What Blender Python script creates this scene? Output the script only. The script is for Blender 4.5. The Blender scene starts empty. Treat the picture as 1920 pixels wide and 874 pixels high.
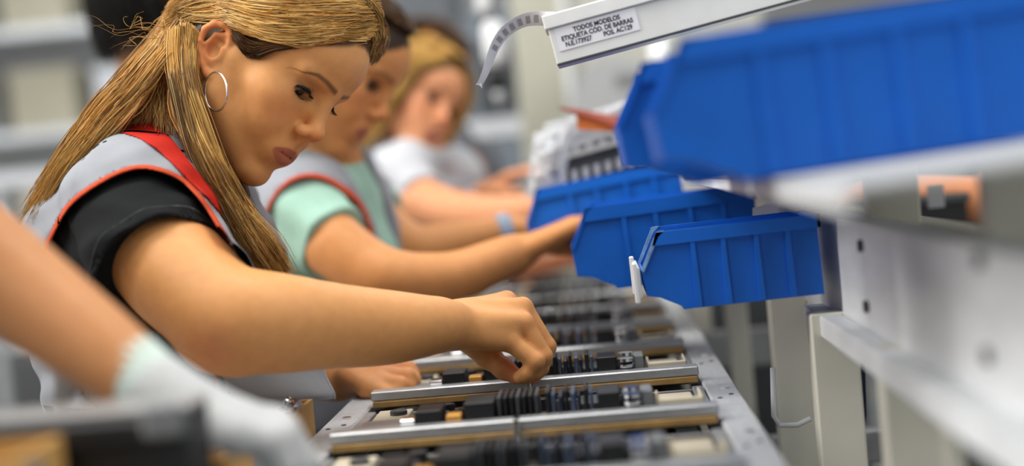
import bpy, bmesh, math, random
import numpy as np
from mathutils import Matrix, Vector

rng = np.random.default_rng(7)
random.seed(7)
SC = bpy.context.scene
COL = SC.collection

# ------------------------------------------------------------------ camera
# line runs along world +Y, up is +Z; image taken as 1920x874
FPX = 2800.0
PPX = np.array([960.0, 437.0])
VPX = np.array([1112.0, 312.0])
ROLL = math.radians(5.0)
CAM = np.array([0.0, 0.0, 1.095])
_Y = np.array([VPX[0]-PPX[0], -(VPX[1]-PPX[1]), -FPX]); _Y /= np.linalg.norm(_Y)
_Z = np.array([-math.sin(ROLL), math.cos(ROLL), 0.0]); _Z -= _Y*(_Z@_Y); _Z /= np.linalg.norm(_Z)
_X = np.cross(_Y, _Z)
CM = np.array([_X, _Y, _Z])            # camera axes expressed in the world
cam_data = bpy.data.cameras.new('camera')
cam = bpy.data.objects.new('camera', cam_data)
COL.objects.link(cam)
mw = Matrix.Identity(4)
for i in range(3):
    for j in range(3):
        mw[i][j] = CM[i, j]
    mw[i][3] = CAM[i]
cam.matrix_world = mw
cam_data.sensor_width = 36.0
cam_data.sensor_fit = 'HORIZONTAL'
cam_data.lens = FPX/1920.0*36.0
cam_data.clip_start = 0.05
cam_data.dof.use_dof = True
cam_data.dof.focus_distance = 1.585
cam_data.dof.aperture_fstop = 1.5
SC.camera = cam

# ------------------------------------------------------------------ light
world = bpy.data.worlds.new('hall_light'); SC.world = world
world.use_nodes = True
bgn = world.node_tree.nodes['Background']
bgn.inputs[0].default_value = (0.93, 0.97, 1.0, 1)
bgn.inputs[1].default_value = 0.46
SC.view_settings.view_transform = 'Standard'
SC.view_settings.look = 'None'
SC.view_settings.gamma = 1.0
SC.view_settings.use_curve_mapping = False
SC.view_settings.exposure = -0.55

def area(name, loc, target, sx, sy, power, col=(1, 1, 1)):
    l = bpy.data.lights.new(name, 'AREA'); l.shape = 'RECTANGLE'; l.size = sx; l.size_y = sy
    l.energy = power; l.color = col
    o = bpy.data.objects.new(name, l); COL.objects.link(o)
    o.location = loc
    o.rotation_euler = (Vector(target)-Vector(loc)).to_track_quat('-Z', 'Y').to_euler()
    return o
area('unseen_lamp_row', (-0.9, 0.6, 3.3), (-0.6, 1.2, 0.9), 0.5, 5.5, 78, (1.0, 0.97, 0.92))
area('unseen_lamp_row', (0.7, 0.6, 3.3), (0.3, 1.2, 0.9), 0.5, 5.5, 66, (1.0, 0.97, 0.92))
area('unseen_lamp_row', (2.6, 0.6, 3.3), (1.4, 1.2, 0.9), 0.5, 5.5, 66, (1.0, 0.97, 0.92))
area('unseen_lamp_row', (-3.2, 0.6, 3.3), (-1.6, 1.0, 0.9), 0.5, 5.5, 150, (1.0, 0.97, 0.92))  # added row out of view, brightens the rack panel
area('unseen_lamp_row', (-5.6, 0.6, 3.3), (-3.2, 1.0, 0.9), 0.5, 5.5, 380, (1.0, 0.97, 0.92))  # strong row added far out to reach the panel under the bins
area('unseen_lamp_row', (-2.2, 5.5, 3.6), (-2.2, 5.8, 0.5), 1.0, 5.0, 115, (0.95, 0.98, 1.0))
area('unseen_lamp_row', (0.8, 5.0, 3.6), (0.5, 5.6, 0.5), 1.0, 5.0, 100, (0.97, 0.98, 1.0))

# ------------------------------------------------------------------ helpers
def ray(px, py):
    c = np.array([(px-PPX[0])/FPX, -(py-PPX[1])/FPX, -1.0])
    return CM@c
def at(px, py, Y):
    """world point on the plane y=Y that the photograph shows at (px,py)"""
    a = ray(px, py)
    return CAM+a*(Y/a[1])
def atx(px, py, X):
    a = ray(px, py); return CAM+a*(X/a[0])
def atz(px, py, Z):
    a = ray(px, py); return CAM+a*((Z-CAM[2])/a[2])
def proj(p):
    c = (np.atleast_2d(p)-CAM)@CM
    return np.stack([PPX[0]+FPX*c[:, 0]/-c[:, 2], PPX[1]-FPX*c[:, 1]/-c[:, 2]], 1)
def lin(c):
    c = np.array(c, float)/255.0
    return np.where(c <= 0.04045, c/12.92, ((c+0.055)/1.055)**2.4)

_mats = {}
def mat(name, rgb, rough=0.5, metal=0.0, var=0.08, scale=30.0, bump=0.0, spec=0.5, alpha=1.0, attr=None,
        sss=0.0, sssr=(1, 0.3, 0.15), trans=0.0, stretch=(1, 1, 1), coat=0.0, ior=1.45, bscale=None):
    if name in _mats: return _mats[name]
    m = bpy.data.materials.new(name); m.use_nodes = True
    nt = m.node_tree; b = nt.nodes['Principled BSDF']
    b.inputs['Roughness'].default_value = rough
    b.inputs['Metallic'].default_value = metal
    b.inputs['Specular IOR Level'].default_value = spec
    b.inputs['IOR'].default_value = ior
    b.inputs['Alpha'].default_value = alpha
    b.inputs['Transmission Weight'].default_value = trans
    b.inputs['Coat Weight'].default_value = coat
    if sss > 0:
        b.inputs['Subsurface Weight'].default_value = sss
        b.inputs['Subsurface Radius'].default_value = sssr
        b.inputs['Subsurface Scale'].default_value = 0.006
    tc = nt.nodes.new('ShaderNodeTexCoord')
    mp = nt.nodes.new('ShaderNodeMapping'); mp.inputs['Scale'].default_value = stretch
    nt.links.new(tc.outputs['Object'], mp.inputs['Vector'])
    nz = nt.nodes.new('ShaderNodeTexNoise'); nz.inputs['Scale'].default_value = scale
    nz.inputs['Detail'].default_value = 5.0
    nt.links.new(mp.outputs[0], nz.inputs['Vector'])
    rp = nt.nodes.new('ShaderNodeMapRange')
    rp.inputs['From Min'].default_value = 0.3; rp.inputs['From Max'].default_value = 0.7
    rp.inputs['To Min'].default_value = 1-var; rp.inputs['To Max'].default_value = 1+var
    nt.links.new(nz.outputs['Fac'], rp.inputs['Value'])
    mx = nt.nodes.new('ShaderNodeVectorMath'); mx.operation = 'MULTIPLY'
    if attr:
        at_ = nt.nodes.new('ShaderNodeAttribute'); at_.attribute_name = attr
        nt.links.new(at_.outputs['Color'], mx.inputs[0])
    else:
        mx.inputs[0].default_value = tuple(lin(rgb))
    nt.links.new(rp.outputs[0], mx.inputs[1])
    nt.links.new(mx.outputs[0], b.inputs['Base Color'])
    if bump > 0:
        bp = nt.nodes.new('ShaderNodeBump'); bp.inputs['Strength'].default_value = bump
        bp.inputs['Distance'].default_value = 0.002
        if bscale:
            n2 = nt.nodes.new('ShaderNodeTexNoise'); n2.inputs['Scale'].default_value = bscale
            n2.inputs['Detail'].default_value = 4.0
            nt.links.new(mp.outputs[0], n2.inputs['Vector']); nt.links.new(n2.outputs['Fac'], bp.inputs['Height'])
        else:
            nt.links.new(nz.outputs['Fac'], bp.inputs['Height'])
        nt.links.new(bp.outputs[0], b.inputs['Normal'])
    _mats[name] = m
    return m

class MB:
    def __init__(s): s.v = []; s.f = []; s.n = 0
    def add(s, v, f):
        v = np.asarray(v, float).reshape(-1, 3)
        s.v.append(v); s.f += [tuple(int(i)+s.n for i in q) for q in f]; s.n += len(v); return s
    def box(s, lo, hi, bev=0.0, R=None, o=None):
        lo = np.array(lo, float); hi = np.array(hi, float); lo, hi = np.minimum(lo, hi), np.maximum(lo, hi)
        c = (lo+hi)/2; h = (hi-lo)/2
        if bev <= 0:
            v = np.array([[x, y, z] for x in (-1, 1) for y in (-1, 1) for z in (-1, 1)])*h
            f = [(0, 1, 3, 2), (4, 6, 7, 5), (0, 4, 5, 1), (2, 3, 7, 6), (0, 2, 6, 4), (1, 5, 7, 3)]
        else:
            bev = min(bev, h.min()*0.8)
            v = []; idx = {}
            for sx in (-1, 1):
                for sy in (-1, 1):
                    for sz in (-1, 1):
                        sg = np.array([sx, sy, sz])
                        for a in range(3):
                            p = sg*(h-bev); p[a] = sg[a]*h[a]
                            idx[(sx, sy, sz, a)] = len(v); v.append(p)
            f = []
            for a in range(3):
                b, c2 = (a+1) % 3, (a+2) % 3
                for sa in (-1, 1):
                    q = []
                    for (sb, sc) in ((-1, -1), (1, -1), (1, 1), (-1, 1)):
                        k = [0, 0, 0]; k[a] = sa; k[b] = sb; k[c2] = sc; q.append(idx[(*k, a)])
                    f.append(tuple(q if sa > 0 else q[::-1]))
                # edges along axis a between faces b and c2
                for sb in (-1, 1):
                    for sc in (-1, 1):
                        k0 = [0, 0, 0]; k1 = [0, 0, 0]
                        k0[a], k1[a] = -1, 1; k0[b] = k1[b] = sb; k0[c2] = k1[c2] = sc
                        q = [idx[(*k0, b)], idx[(*k1, b)], idx[(*k1, c2)], idx[(*k0, c2)]]
                        f.append(tuple(q if sb*sc < 0 else q[::-1]))
            for sx in (-1, 1):
                for sy in (-1, 1):
                    for sz in (-1, 1):
                        q = [idx[(sx, sy, sz, a)] for a in range(3)]
                        f.append(tuple(q if sx*sy*sz > 0 else q[::-1]))
            v = np.array(v)
        v = np.array(v, float)+c
        if R is not None: v = v@np.array(R).T
        if o is not None: v = v+np.array(o)
        return s.add(v, f)
    def prism(s, poly, axis, a0, a1):
        """poly: 2D points in the other two axes (order x,y,z without axis)"""
        n = len(poly); v = []
        for a in (a0, a1):
            for p in poly:
                q = list(p); q.insert(axis, a); v.append(q)
        f = [tuple(range(n))[::-1], tuple(range(n, 2*n))]+[(i, (i+1) % n, n+(i+1) % n, n+i) for i in range(n)]
        return s.add(v, f)
    def tube(s, pts, r, n=10, caps=True, flat=None):
        pts = np.array(pts, float); m = len(pts); r = np.broadcast_to(np.array(r, float), (m,))
        t = np.gradient(pts, axis=0); t /= np.linalg.norm(t, axis=1)[:, None]+1e-12
        u = np.cross(t[0], [0, 0, 1.0])
        if np.linalg.norm(u) < 1e-3: u = np.cross(t[0], [1.0, 0, 0])
        vs = []
        for i in range(m):
            u = u-t[i]*(u@t[i]); u /= np.linalg.norm(u); w = np.cross(t[i], u)
            for k in range(n):
                a = 2*math.pi*k/n
                vs.append(pts[i]+r[i]*(math.cos(a)*u+math.sin(a)*w))
        f = [(i*n+k, i*n+(k+1) % n, (i+1)*n+(k+1) % n, (i+1)*n+k) for i in range(m-1) for k in range(n)]
        if caps: f += [tuple(range(n))[::-1], tuple(range((m-1)*n, m*n))]
        return s.add(vs, f)
    def grid(s, P3):
        P3 = np.array(P3); a, b = P3.shape[:2]
        f = [(i*b+j, (i+1)*b+j, (i+1)*b+j+1, i*b+j+1) for i in range(a-1) for j in range(b-1)]
        return s.add(P3.reshape(-1, 3), f)
    def mesh(s, name):
        me = bpy.data.meshes.new(name)
        me.from_pydata(np.concatenate(s.v).tolist(), [], s.f); me.validate(); 
        bm = bmesh.new(); bm.from_mesh(me); bmesh.ops.recalc_face_normals(bm, faces=bm.faces); bm.to_mesh(me); bm.free()
        return me

def put(name, me, m, parent=None, loc=None, smooth=False):
    o = bpy.data.objects.new(name, me); COL.objects.link(o)
    if m is not None and len(me.materials) == 0: me.materials.append(m)
    if parent is not None:
        o.parent = parent
    if loc is not None: o.location = loc
    if smooth:
        me.polygons.foreach_set('use_smooth', [True]*len(me.polygons))
    return o
def part(name, mb, m, parent=None, smooth=False):
    """mesh given in world coordinates; parent is an Empty without rotation"""
    me = mb.mesh(name)
    o = put(name, me, m, parent, None, smooth)
    if parent is not None:
        w = Vector((0, 0, 0)); q = parent
        while q is not None: w = w+q.location; q = q.parent
        me.transform(Matrix.Translation(-w))
    return o
def tag(o, label, cat, group=None):
    o['label'] = label; o['category'] = cat
    if group: o['group'] = group
    return o
def thing(name, label, cat, loc=(0, 0, 0), group=None):
    o = bpy.data.objects.new(name, None); COL.objects.link(o); o.location = Vector([float(a) for a in loc])
    o.empty_display_size = 0.05
    return tag(o, label, cat, group)
def struct(name, mb, m):
    o = part(name, mb, m); o['kind'] = 'structure'; return o
def sm(o, ang=40):
    me = o.data
    me.polygons.foreach_set('use_smooth', [True]*len(me.polygons))
    try: me.set_sharp_from_angle(angle=math.radians(ang))
    except Exception: pass
    return o
# ------------------------------------------------------------------ implicit surfaces for bodies and cloth
class Field:
    """ordered list of (function, bound centre, bound radius, op, k)"""
    def __init__(s): s.p = []
    def add(s, f, c, r, op='u', k=0.0): s.p.append((f, np.array(c, float), float(r), op, float(k))); return s
    def cone(s, a, b, ra, rb, k=0.01, op='u'):
        a = np.array(a, float); b = np.array(b, float); ab = b-a; L2 = ab@ab+1e-12
        def f(p):
            t = np.clip(((p-a)@ab)/L2, 0, 1)
            w = p-a-t[:, None]*ab
            return np.sqrt(np.einsum('ij,ij->i', w, w))-(ra+(rb-ra)*t)
        return s.add(f, (a+b)/2, math.sqrt(L2)/2+max(ra, rb), op, k)
    def chain(s, pts, rs, k=0.01):
        for i in range(len(pts)-1): s.cone(pts[i], pts[i+1], rs[i], rs[i+1], k)
        return s
    def ell(s, c, r, R=None, k=0.01, op='u'):
        c = np.array(c, float); r = np.array(r, float); R = np.eye(3) if R is None else np.array(R, float)
        def f(p):
            q = (p-c)@R
            a = q/r; b = a/r
            k0 = np.sqrt(np.einsum('ij,ij->i', a, a)); k1 = np.sqrt(np.einsum('ij,ij->i', b, b))
            return k0*(k0-1.0)/np.maximum(k1, 1e-9)
        return s.add(f, c, r.max(), op, k)
    def ev(s, p, c=None, r=None):
        d = np.full(len(p), 1e3)
        for f, bc, br, op, k in s.p:
            if c is not None and np.linalg.norm(bc-c)-br > r*2.2+2*k+0.004: continue
            e = f(p)
            if op == 'u':
                if k > 0:
                    h = np.clip(0.5+0.5*(e-d)/k, 0, 1); d = e+(d-e)*h-k*h*(1-h)
                else: d = np.minimum(d, e)
            elif op == 's':
                e = -e
                if k > 0:
                    h = np.clip(0.5-0.5*(e-d)/k, 0, 1); d = e+(d-e)*h+k*h*(1-h)
                else: d = np.maximum(d, e)
            elif op == 'i':
                if k > 0:
                    h = np.clip(0.5-0.5*(e-d)/k, 0, 1); d = e+(d-e)*h+k*h*(1-h)
                else: d = np.maximum(d, e)
        return d
    def merge(s, o): s.p += o.p; return s
    def bounds(s, pad=0.01):
        u = [(c-r, c+r) for f, c, r, op, k in s.p if op == 'u']
        return np.min([a for a, b in u], 0)-pad, np.max([b for a, b in u], 0)+pad

def polygonize(ev, lo, hi, h, B=12):
    """surface nets on the blocks the surface passes through; ev(points, centre, radius)"""
    lo = np.array(lo, float); nb = np.ceil((np.array(hi)-lo)/(h*B)).astype(int)
    gx = np.stack(np.meshgrid(*[np.arange(n) for n in nb], indexing='ij'), -1).reshape(-1, 3)
    cen = lo+(gx+0.5)*h*B; rad = h*B*0.8660254
    d = ev(cen, None, None)
    act = gx[np.abs(d) < rad*1.6+h*2]
    n = B+2
    loc = np.stack(np.meshgrid(*[np.arange(n)-1 for _ in range(3)], indexing='ij'), -1).reshape(-1, 3)
    NN = (nb+2)*B+4
    def key(ijk): return ((ijk[..., 0]+2)*NN[1]+(ijk[..., 1]+2))*NN[2]+(ijk[..., 2]+2)
    K = []; V = []; Q = []
    corners = np.array([[i, j, k] for i in (0, 1) for j in (0, 1) for k in (0, 1)])
    edges = [(a, b) for a in range(8) for b in range(a+1, 8) if np.abs(corners[a]-corners[b]).sum() == 1]
    for g in act:
        base = g*B; c = lo+(base+B/2)*h
        S = ev(lo+(base+loc)*h, c, rad).reshape(n, n, n)
        ins = S < 0
        if ins.all() or not ins.any(): continue
        # cells owned : local 1..B (sample index), using samples i..i+1
        cnt = sum(ins[a[0]+1:a[0]+1+B, a[1]+1:a[1]+1+B, a[2]+1:a[2]+1+B].astype(np.int8) for a in corners)
        ijk = np.argwhere((cnt > 0) & (cnt < 8))
        if len(ijk):
            sv = np.stack([S[ijk[:, 0]+1+a[0], ijk[:, 1]+1+a[1], ijk[:, 2]+1+a[2]] for a in corners], 1)
            acc = np.zeros((len(ijk), 3)); w = np.zeros(len(ijk))
            for a, b in edges:
                m = (sv[:, a] < 0) != (sv[:, b] < 0)
                t = sv[:, a]/np.where(m, sv[:, a]-sv[:, b], 1.0)
                pt = corners[a]+(corners[b]-corners[a])*t[:, None]
                acc += np.where(m[:, None], pt, 0); w += m
            V.append(lo+(base+ijk+acc/w[:, None])*h); K.append(key(base+ijk))
        for ax in range(3):
            u, v = (ax+1) % 3, (ax+2) % 3
            s0 = ins[1:1+B, 1:1+B, 1:1+B]
            sl = [slice(1, 1+B)]*3; sl[ax] = slice(2, 2+B); s1 = ins[tuple(sl)]
            e = np.argwhere(s0 != s1)
            if not len(e): continue
            eu = np.zeros(3, int); eu[u] = 1; ev_ = np.zeros(3, int); ev_[v] = 1
            gg = base+e
            q = np.stack([key(gg-eu-ev_), key(gg-ev_), key(gg), key(gg-eu)], 1)
            flip = ~s0[e[:, 0], e[:, 1], e[:, 2]]
            q[flip] = q[flip][:, ::-1]
            Q.append(q)
    K = np.concatenate(K); V = np.concatenate(V); Q = np.concatenate(Q)
    o = np.argsort(K); K = K[o]; V = V[o]
    ix = np.clip(np.searchsorted(K, Q), 0, len(K)-1); ok = (K[ix] == Q).all(1)
    return V, ix[ok]

def relax(V, Q, it=1, lam=0.5):
    for _ in range(it):
        A = np.zeros_like(V); n = np.zeros(len(V))
        for a, b in ((0, 1), (1, 2), (2, 3), (3, 0)):
            np.add.at(A, Q[:, a], V[Q[:, b]]); np.add.at(n, Q[:, a], 1)
            np.add.at(A, Q[:, b], V[Q[:, a]]); np.add.at(n, Q[:, b], 1)
        V = V+lam*(A/np.maximum(n, 1)[:, None]-V)
    return V

def biggest(V, Q, frac=1.0):
    """keep only the largest connected piece"""
    lab = np.arange(len(V))
    while True:
        m = lab[Q].min(1); new = lab.copy()
        for j in range(4): np.minimum.at(new, Q[:, j], m)
        new = new[new]
        if (new == lab).all(): break
        lab = new
    u, c = np.unique(lab, return_counts=True); keep = np.isin(lab, u[c >= frac*c.max()])
    if keep.all(): return V, Q
    ix = np.cumsum(keep)-1; Q = Q[keep[Q].all(1)]
    return V[keep], ix[Q]

def np_mesh(name, V, Q, col=None, smooth=True):
    me = bpy.data.meshes.new(name)
    k = Q.shape[1]
    me.vertices.add(len(V)); me.vertices.foreach_set('co', np.ascontiguousarray(V, np.float32).ravel())
    me.loops.add(Q.size); me.loops.foreach_set('vertex_index', np.ascontiguousarray(Q, np.int32).ravel())
    me.polygons.add(len(Q)); me.polygons.foreach_set('loop_start', np.arange(0, Q.size, k, dtype=np.int32))
    if smooth: me.polygons.foreach_set('use_smooth', np.ones(len(Q), bool))
    if col is not None:
        a = me.attributes.new('col', 'FLOAT_COLOR', 'POINT')
        c4 = np.ones((len(V), 4), np.float32); c4[:, :3] = col
        a.data.foreach_set('color', c4.ravel())
    me.update(); me.validate()
    return me
def origin_of(o):
    w = np.zeros(3); q = o
    while q is not None: w = w+np.array(q.location); q = q.parent
    return w
def surf(name, ev, lo, hi, h, m, parent, colf=None, it=1, frac=1.0):
    V, Q = polygonize(ev, lo, hi, h)
    if len(V) < 400000: V, Q = biggest(V, Q, frac)
    V = relax(V, Q, it)
    col = colf(V) if colf else None
    o = put(name, np_mesh(name, V-origin_of(parent), Q, col), m, parent)
    return o
# ------------------------------------------------------------------ materials
ALU = mat('brushed_aluminium', (196, 198, 200), 0.38, 0.75, 0.10, 60, 0.05, stretch=(1, 6, 6))
ALUW = mat('worn_aluminium_rail', (200, 202, 205), 0.45, 0.15, 0.08, 45, 0.06, stretch=(4, 1, 4))
STEEL = mat('dull_steel', (168, 170, 172), 0.4, 0.5, 0.12, 50)
CREAM = mat('cream_painted_steel', (220, 218, 204), 0.5, 0.0, 0.06, 12)
GREYP = mat('pale_grey_painted_sheet', (228, 231, 234), 0.42, 0.0, 0.10, 9, stretch=(1, 1, 3))
BLUE = mat('blue_polypropylene', (0, 96, 198), 0.45, 0.0, 0.05, 40, 0.03)
BLUEE = mat('scuffed_blue_edge', (120, 160, 205), 0.5, 0.0, 0.25, 120)
WHITE = mat('white_plastic', (224, 226, 228), 0.45, 0.0, 0.04, 20)
PAPER = mat('white_paper', (232, 232, 236), 0.7, 0.0, 0.03, 40)
INK = mat('black_ink', (52, 54, 66), 0.7, 0.0, 0.05, 40)
BLACK = mat('black_plastic', (22, 23, 25), 0.45, 0.0, 0.10, 40)
DGREY = mat('dark_grey_plastic', (62, 65, 68), 0.45, 0.0, 0.12, 30)
MGREY = mat('mid_grey_plastic', (120, 122, 124), 0.5, 0.0, 0.10, 30)
NAVY = mat('dark_blue_component', (30, 38, 56), 0.35, 0.0, 0.15, 60)
SINK = mat('blue_grey_heat_sink', (86, 98, 120), 0.35, 0.4, 0.10, 60)
BROWN = mat('brown_laminate_edge', (170, 136, 82), 0.6, 0.0, 0.22, 40, stretch=(1, 1, 1))
BOARD = mat('circuit_board_laminate', (58, 52, 42), 0.5, 0.0, 0.2, 60)
CARD = mat('corrugated_cardboard', (190, 146, 82), 0.8, 0.0, 0.10, 30, 0.04)
CARDO = mat('orange_cardboard', (196, 106, 48), 0.75, 0.0, 0.12, 18)
CARDD = mat('red_brown_cardboard', (136, 54, 28), 0.75, 0.0, 0.12, 18)
BEIGE = mat('beige_connector', (206, 196, 172), 0.5, 0.0, 0.05, 20)
COPPER = mat('orange_coil', (206, 150, 70), 0.4, 0.2, 0.15, 80)
CHROME = mat('bright_metal', (225, 226, 228), 0.15, 1.0, 0.05, 40)
CLEAR = mat('clear_crinkled_plastic', (226, 230, 236), 0.12, 0.0, 0.05, 30, 0.25, alpha=0.42, spec=0.9, bscale=45)
FLOOR = mat('grey_factory_floor', (150, 150, 148), 0.4, 0.0, 0.12, 2.0)
WALLM = mat('pale_grey_wall', (172, 173, 172), 0.7, 0.0, 0.06, 1.5)
WOODW = mat('white_laminate', (206, 208, 212), 0.45, 0.0, 0.05, 10)

# ------------------------------------------------------------------ hall
struct('floor', MB().box((-7, -1.5, -0.1), (5, 11.2, 0)), FLOOR)
wb = struct('wall_back', MB().box((-7, 11, 0), (5, 11.2, 4.2)), WALLM)
struct('wall_left', MB().box((-7.2, -1.5, 0), (-7, 11.2, 4.2)), WALLM)
struct('wall_right', MB().box((5, -1.5, 0), (5.2, 11.2, 4.2)), WALLM)
for i, (z0, z1, c) in enumerate(((1.02, 1.12, STEEL), (1.82, 1.98, DGREY), (2.3, 2.42, STEEL))):
    o = struct('trim_%d' % (i+1), MB().box((-6.99, 10.9, z0), (4.99, 11.0, z1), 0.01), c)

# ------------------------------------------------------------------ conveyor
XL0, XL1, XR0, XR1 = -0.302, -0.268, 0.097, 0.130
ZR = 0.852
def rail(x0, x1, label):
    t = thing('conveyor_rail', label, 'rail', ((x0+x1)/2, 2.4, ZR-0.04), 'aluminium side rails of the assembly line')
    part('rail_profile', MB().box((x0, 0.55, ZR-0.045), (x1, 3.32, ZR), 0.002), ALUW, t)
    xm = (x0+x1)/2
    hole = MB().tube([(0, 0, -0.001), (0, 0, 0.0008)], 0.0026, 10).mesh('bolt')
    hole2 = MB().tube([(0, 0, -0.001), (0, 0, 0.0016)], 0.0048, 10).mesh('screw_head')
    k = 0
    for y in np.arange(0.72, 3.4, 0.26):
        for dx, dy in ((-0.007, 0.0), (0.006, 0.018)):
            p = put('bolt', hole, DGREY, t, (xm+dx-t.location.x, y+dy-2.4, 0.04))
        p = put('screw_head', hole2, CHROME, t, (xm+0.002-t.location.x, y+0.062-2.4, 0.04))
    for y in (0.9, 2.2, 3.2):
        part('leg', MB().box((xm-0.018, y-0.018, 0), (xm+0.018, y+0.018, ZR-0.045), 0.002), CREAM, t)
    return t
rail(XL0, XL1, 'left aluminium side rail of the line, beside the workers')
rail(XR0, XR1, 'right aluminium side rail of the line, below the blue bins')
# a lower cross brace and dark belt bed under the boards
t = thing('conveyor_bed', 'dark belt bed running between the two aluminium side rails', 'conveyor', (-0.085, 2.4, 0.78))
part('bed_plate', MB().box((XL1, 0.55, 0.775), (XR0, 3.32, 0.785)), BLACK, t)
for x in (XL1+0.02, XR0-0.02):
    part('belt', MB().box((x-0.012, 0.55, 0.785), (x+0.012, 3.32, 0.80), 0.002), DGREY, t)

# one board carrier with its circuit board, copied along the line
XA, XB = -0.266, 0.095
W = XB-XA
def carrier_parts():
    L = []
    def bx(name, u0, u1, y0, y1, z0, z1, m, bev=0.001):
        if z0 == 0.0105:
            z1 = (0.035 if y0 < 0.06 else 0.0115)*((z1-z0)/0.0265)*(1.0 if y0 < 0.06 else 0.8)
            z0 = -0.003
        L.append((name, MB().box((XA+u0*W, y0, z0), (XA+u1*W, y1, z1), bev).mesh(name), m))
    # local y=0 front of the bar, z=0 rail top
    bx('front_bar', 0.0, 1.0, 0.002, 0.024, 0.0062, 0.0165, ALU, 0.0012)
    bx('laminate_strip', 0.005, 0.995, 0.0, 0.018, -0.0012, 0.0058, BROWN, 0.0008)
    bx('rear_bar', 0.0, 1.0, 0.222, 0.236, -0.012, -0.004, STEEL)
    bx('end_plate', 0.0, 0.03, 0.02, 0.222, -0.006, 0.001, STEEL)
    bx('end_plate', 0.97, 1.0, 0.02, 0.222, -0.006, 0.001, STEEL)
    bx('circuit_board', 0.03, 0.97, 0.022, 0.22, -0.0055, -0.003, BOARD, 0.0005)
    bx('clip', 0.477, 0.492, -0.004, 0.022, -0.006, 0.0182, CHROME)
    bx('clip_foot', 0.466, 0.503, -0.005, -0.001, -0.012, -0.004, STEEL)
    # components
    bx('shield_plate', 0.04, 0.17, 0.03, 0.12, 0.0105, 0.016, STEEL)
    bx('shield_plate', 0.05, 0.15, 0.13, 0.20, 0.0105, 0.024, BEIGE)
    bx('metal_latch', 0.175, 0.215, 0.028, 0.05, 0.0105, 0.026, CHROME)
    bx('metal_latch', 0.18, 0.20, 0.06, 0.10, 0.0105, 0.033, STEEL)
    bx('relay', 0.215, 0.285, 0.03, 0.075, 0.0105, 0.031, BLACK)
    bx('relay', 0.225, 0.275, 0.09, 0.14, 0.0105, 0.037, DGREY)
    bx('coil', 0.298, 0.338, 0.026, 0.045, 0.0105, 0.027, COPPER)
    bx('transformer', 0.345, 0.425, 0.03, 0.08, 0.0105, 0.034, BLACK)
    bx('transformer', 0.35, 0.40, 0.10, 0.16, 0.0105, 0.041, BLACK)
    bx('heat_sink', 0.43, 0.545, 0.033, 0.087, 0.0105, 0.014, BLACK); hs = len(L)-1
    for i in range(7):
        u = 0.432+0.0165*i
        bx('heat_sink_fin', u, u+0.010, 0.035, 0.085, 0.0105, 0.036, BLACK if i % 3 else DGREY)
    for q in range(hs+1, len(L)): L[q] = L[q]+(hs,)
    bx('heat_sink', 0.558, 0.69, 0.028, 0.077, 0.0105, 0.014, BLACK); hs = len(L)-1
    for i in range(8):
        u = 0.560+0.0165*i
        bx('heat_sink_fin', u, u+(0.008 if i % 2 else 0.012), 0.03, 0.075, 0.0105, 0.038-0.002*(i % 3), SINK if i % 3 == 1 else NAVY if i % 3 else BLACK)
    for q in range(hs+1, len(L)): L[q] = L[q]+(hs,)
    bx('relay', 0.695, 0.755, 0.03, 0.075, 0.0105, 0.034, BLACK)
    bx('relay', 0.645, 0.72, 0.10, 0.15, 0.0105, 0.044, DGREY)
    bx('socket', 0.757, 0.805, 0.034, 0.07, 0.0105, 0.031, DGREY)
    for i in range(3):
        cx = XA+0.785*W
        L.append(('contact_disc', MB().tube([(cx, 0.030, 0.018+0.0065*i), (cx, 0.030, 0.0215+0.0065*i)], 0.0085, 14).mesh('contact_disc'), CHROME))
    bx('connector', 0.81, 0.84, 0.03, 0.07, 0.0105, 0.033, MGREY)
    bx('connector', 0.86, 0.955, 0.10, 0.15, 0.0105, 0.030, BEIGE)
    for (u0, u1, y0, y1) in ((0.85, 0.97, 0.028, 0.033), (0.85, 0.97, 0.083, 0.088), (0.85, 0.857, 0.028, 0.088), (0.963, 0.97, 0.028, 0.088)):
        bx('window_frame', u0, u1, y0, y1, 0.0105, 0.026, BEIGE)
    for (u, y, h, m) in ((0.12, 0.165, 0.03, DGREY), (0.31, 0.15, 0.028, BLACK), (0.46, 0.14, 0.034, NAVY), (0.53, 0.17, 0.03, BLACK), (0.60, 0.13, 0.036, DGREY),
                         (0.76, 0.12, 0.032, BLACK), (0.80, 0.16, 0.028, SINK), (0.325, 0.075, 0.026, BLACK), (0.255, 0.18, 0.03, BLACK), (0.68, 0.18, 0.034, NAVY)):
        cx = XA+u*W; h = (h-0.0105)*0.45
        me = MB().tube([(cx, y, -0.003), (cx, y, h), (cx, y, h+0.001)], [0.009, 0.009, 0.0075], 14).mesh('capacitor')
        L.append(('capacitor', me, m))
    return L
CP = carrier_parts()
names = ['nearest board carrier at the bottom edge of the picture', 'board carrier in front of the hand, second from the bottom edge', 'sharp board carrier with circuit board under the working hand',
         'board carrier just behind the working hand', 'second board carrier beyond the working hand', 'blurred board carrier level with the second worker', 'far board carrier under the reaching arms of the second worker',
         'farthest visible board carrier before the dark blue bin', 'distant board carrier beside the third worker', 'most distant board carrier at the far end of the line']
for k in range(-1, 7):
    y = 1.365+0.259*k
    t = thing('board_carrier', names[k+1], 'board carrier', (0, y, ZR), 'circuit board carriers on the line')
    made = []
    for e in CP:
        made.append(put(e[0], e[1], e[2], made[e[3]] if len(e) > 3 else t))

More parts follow.
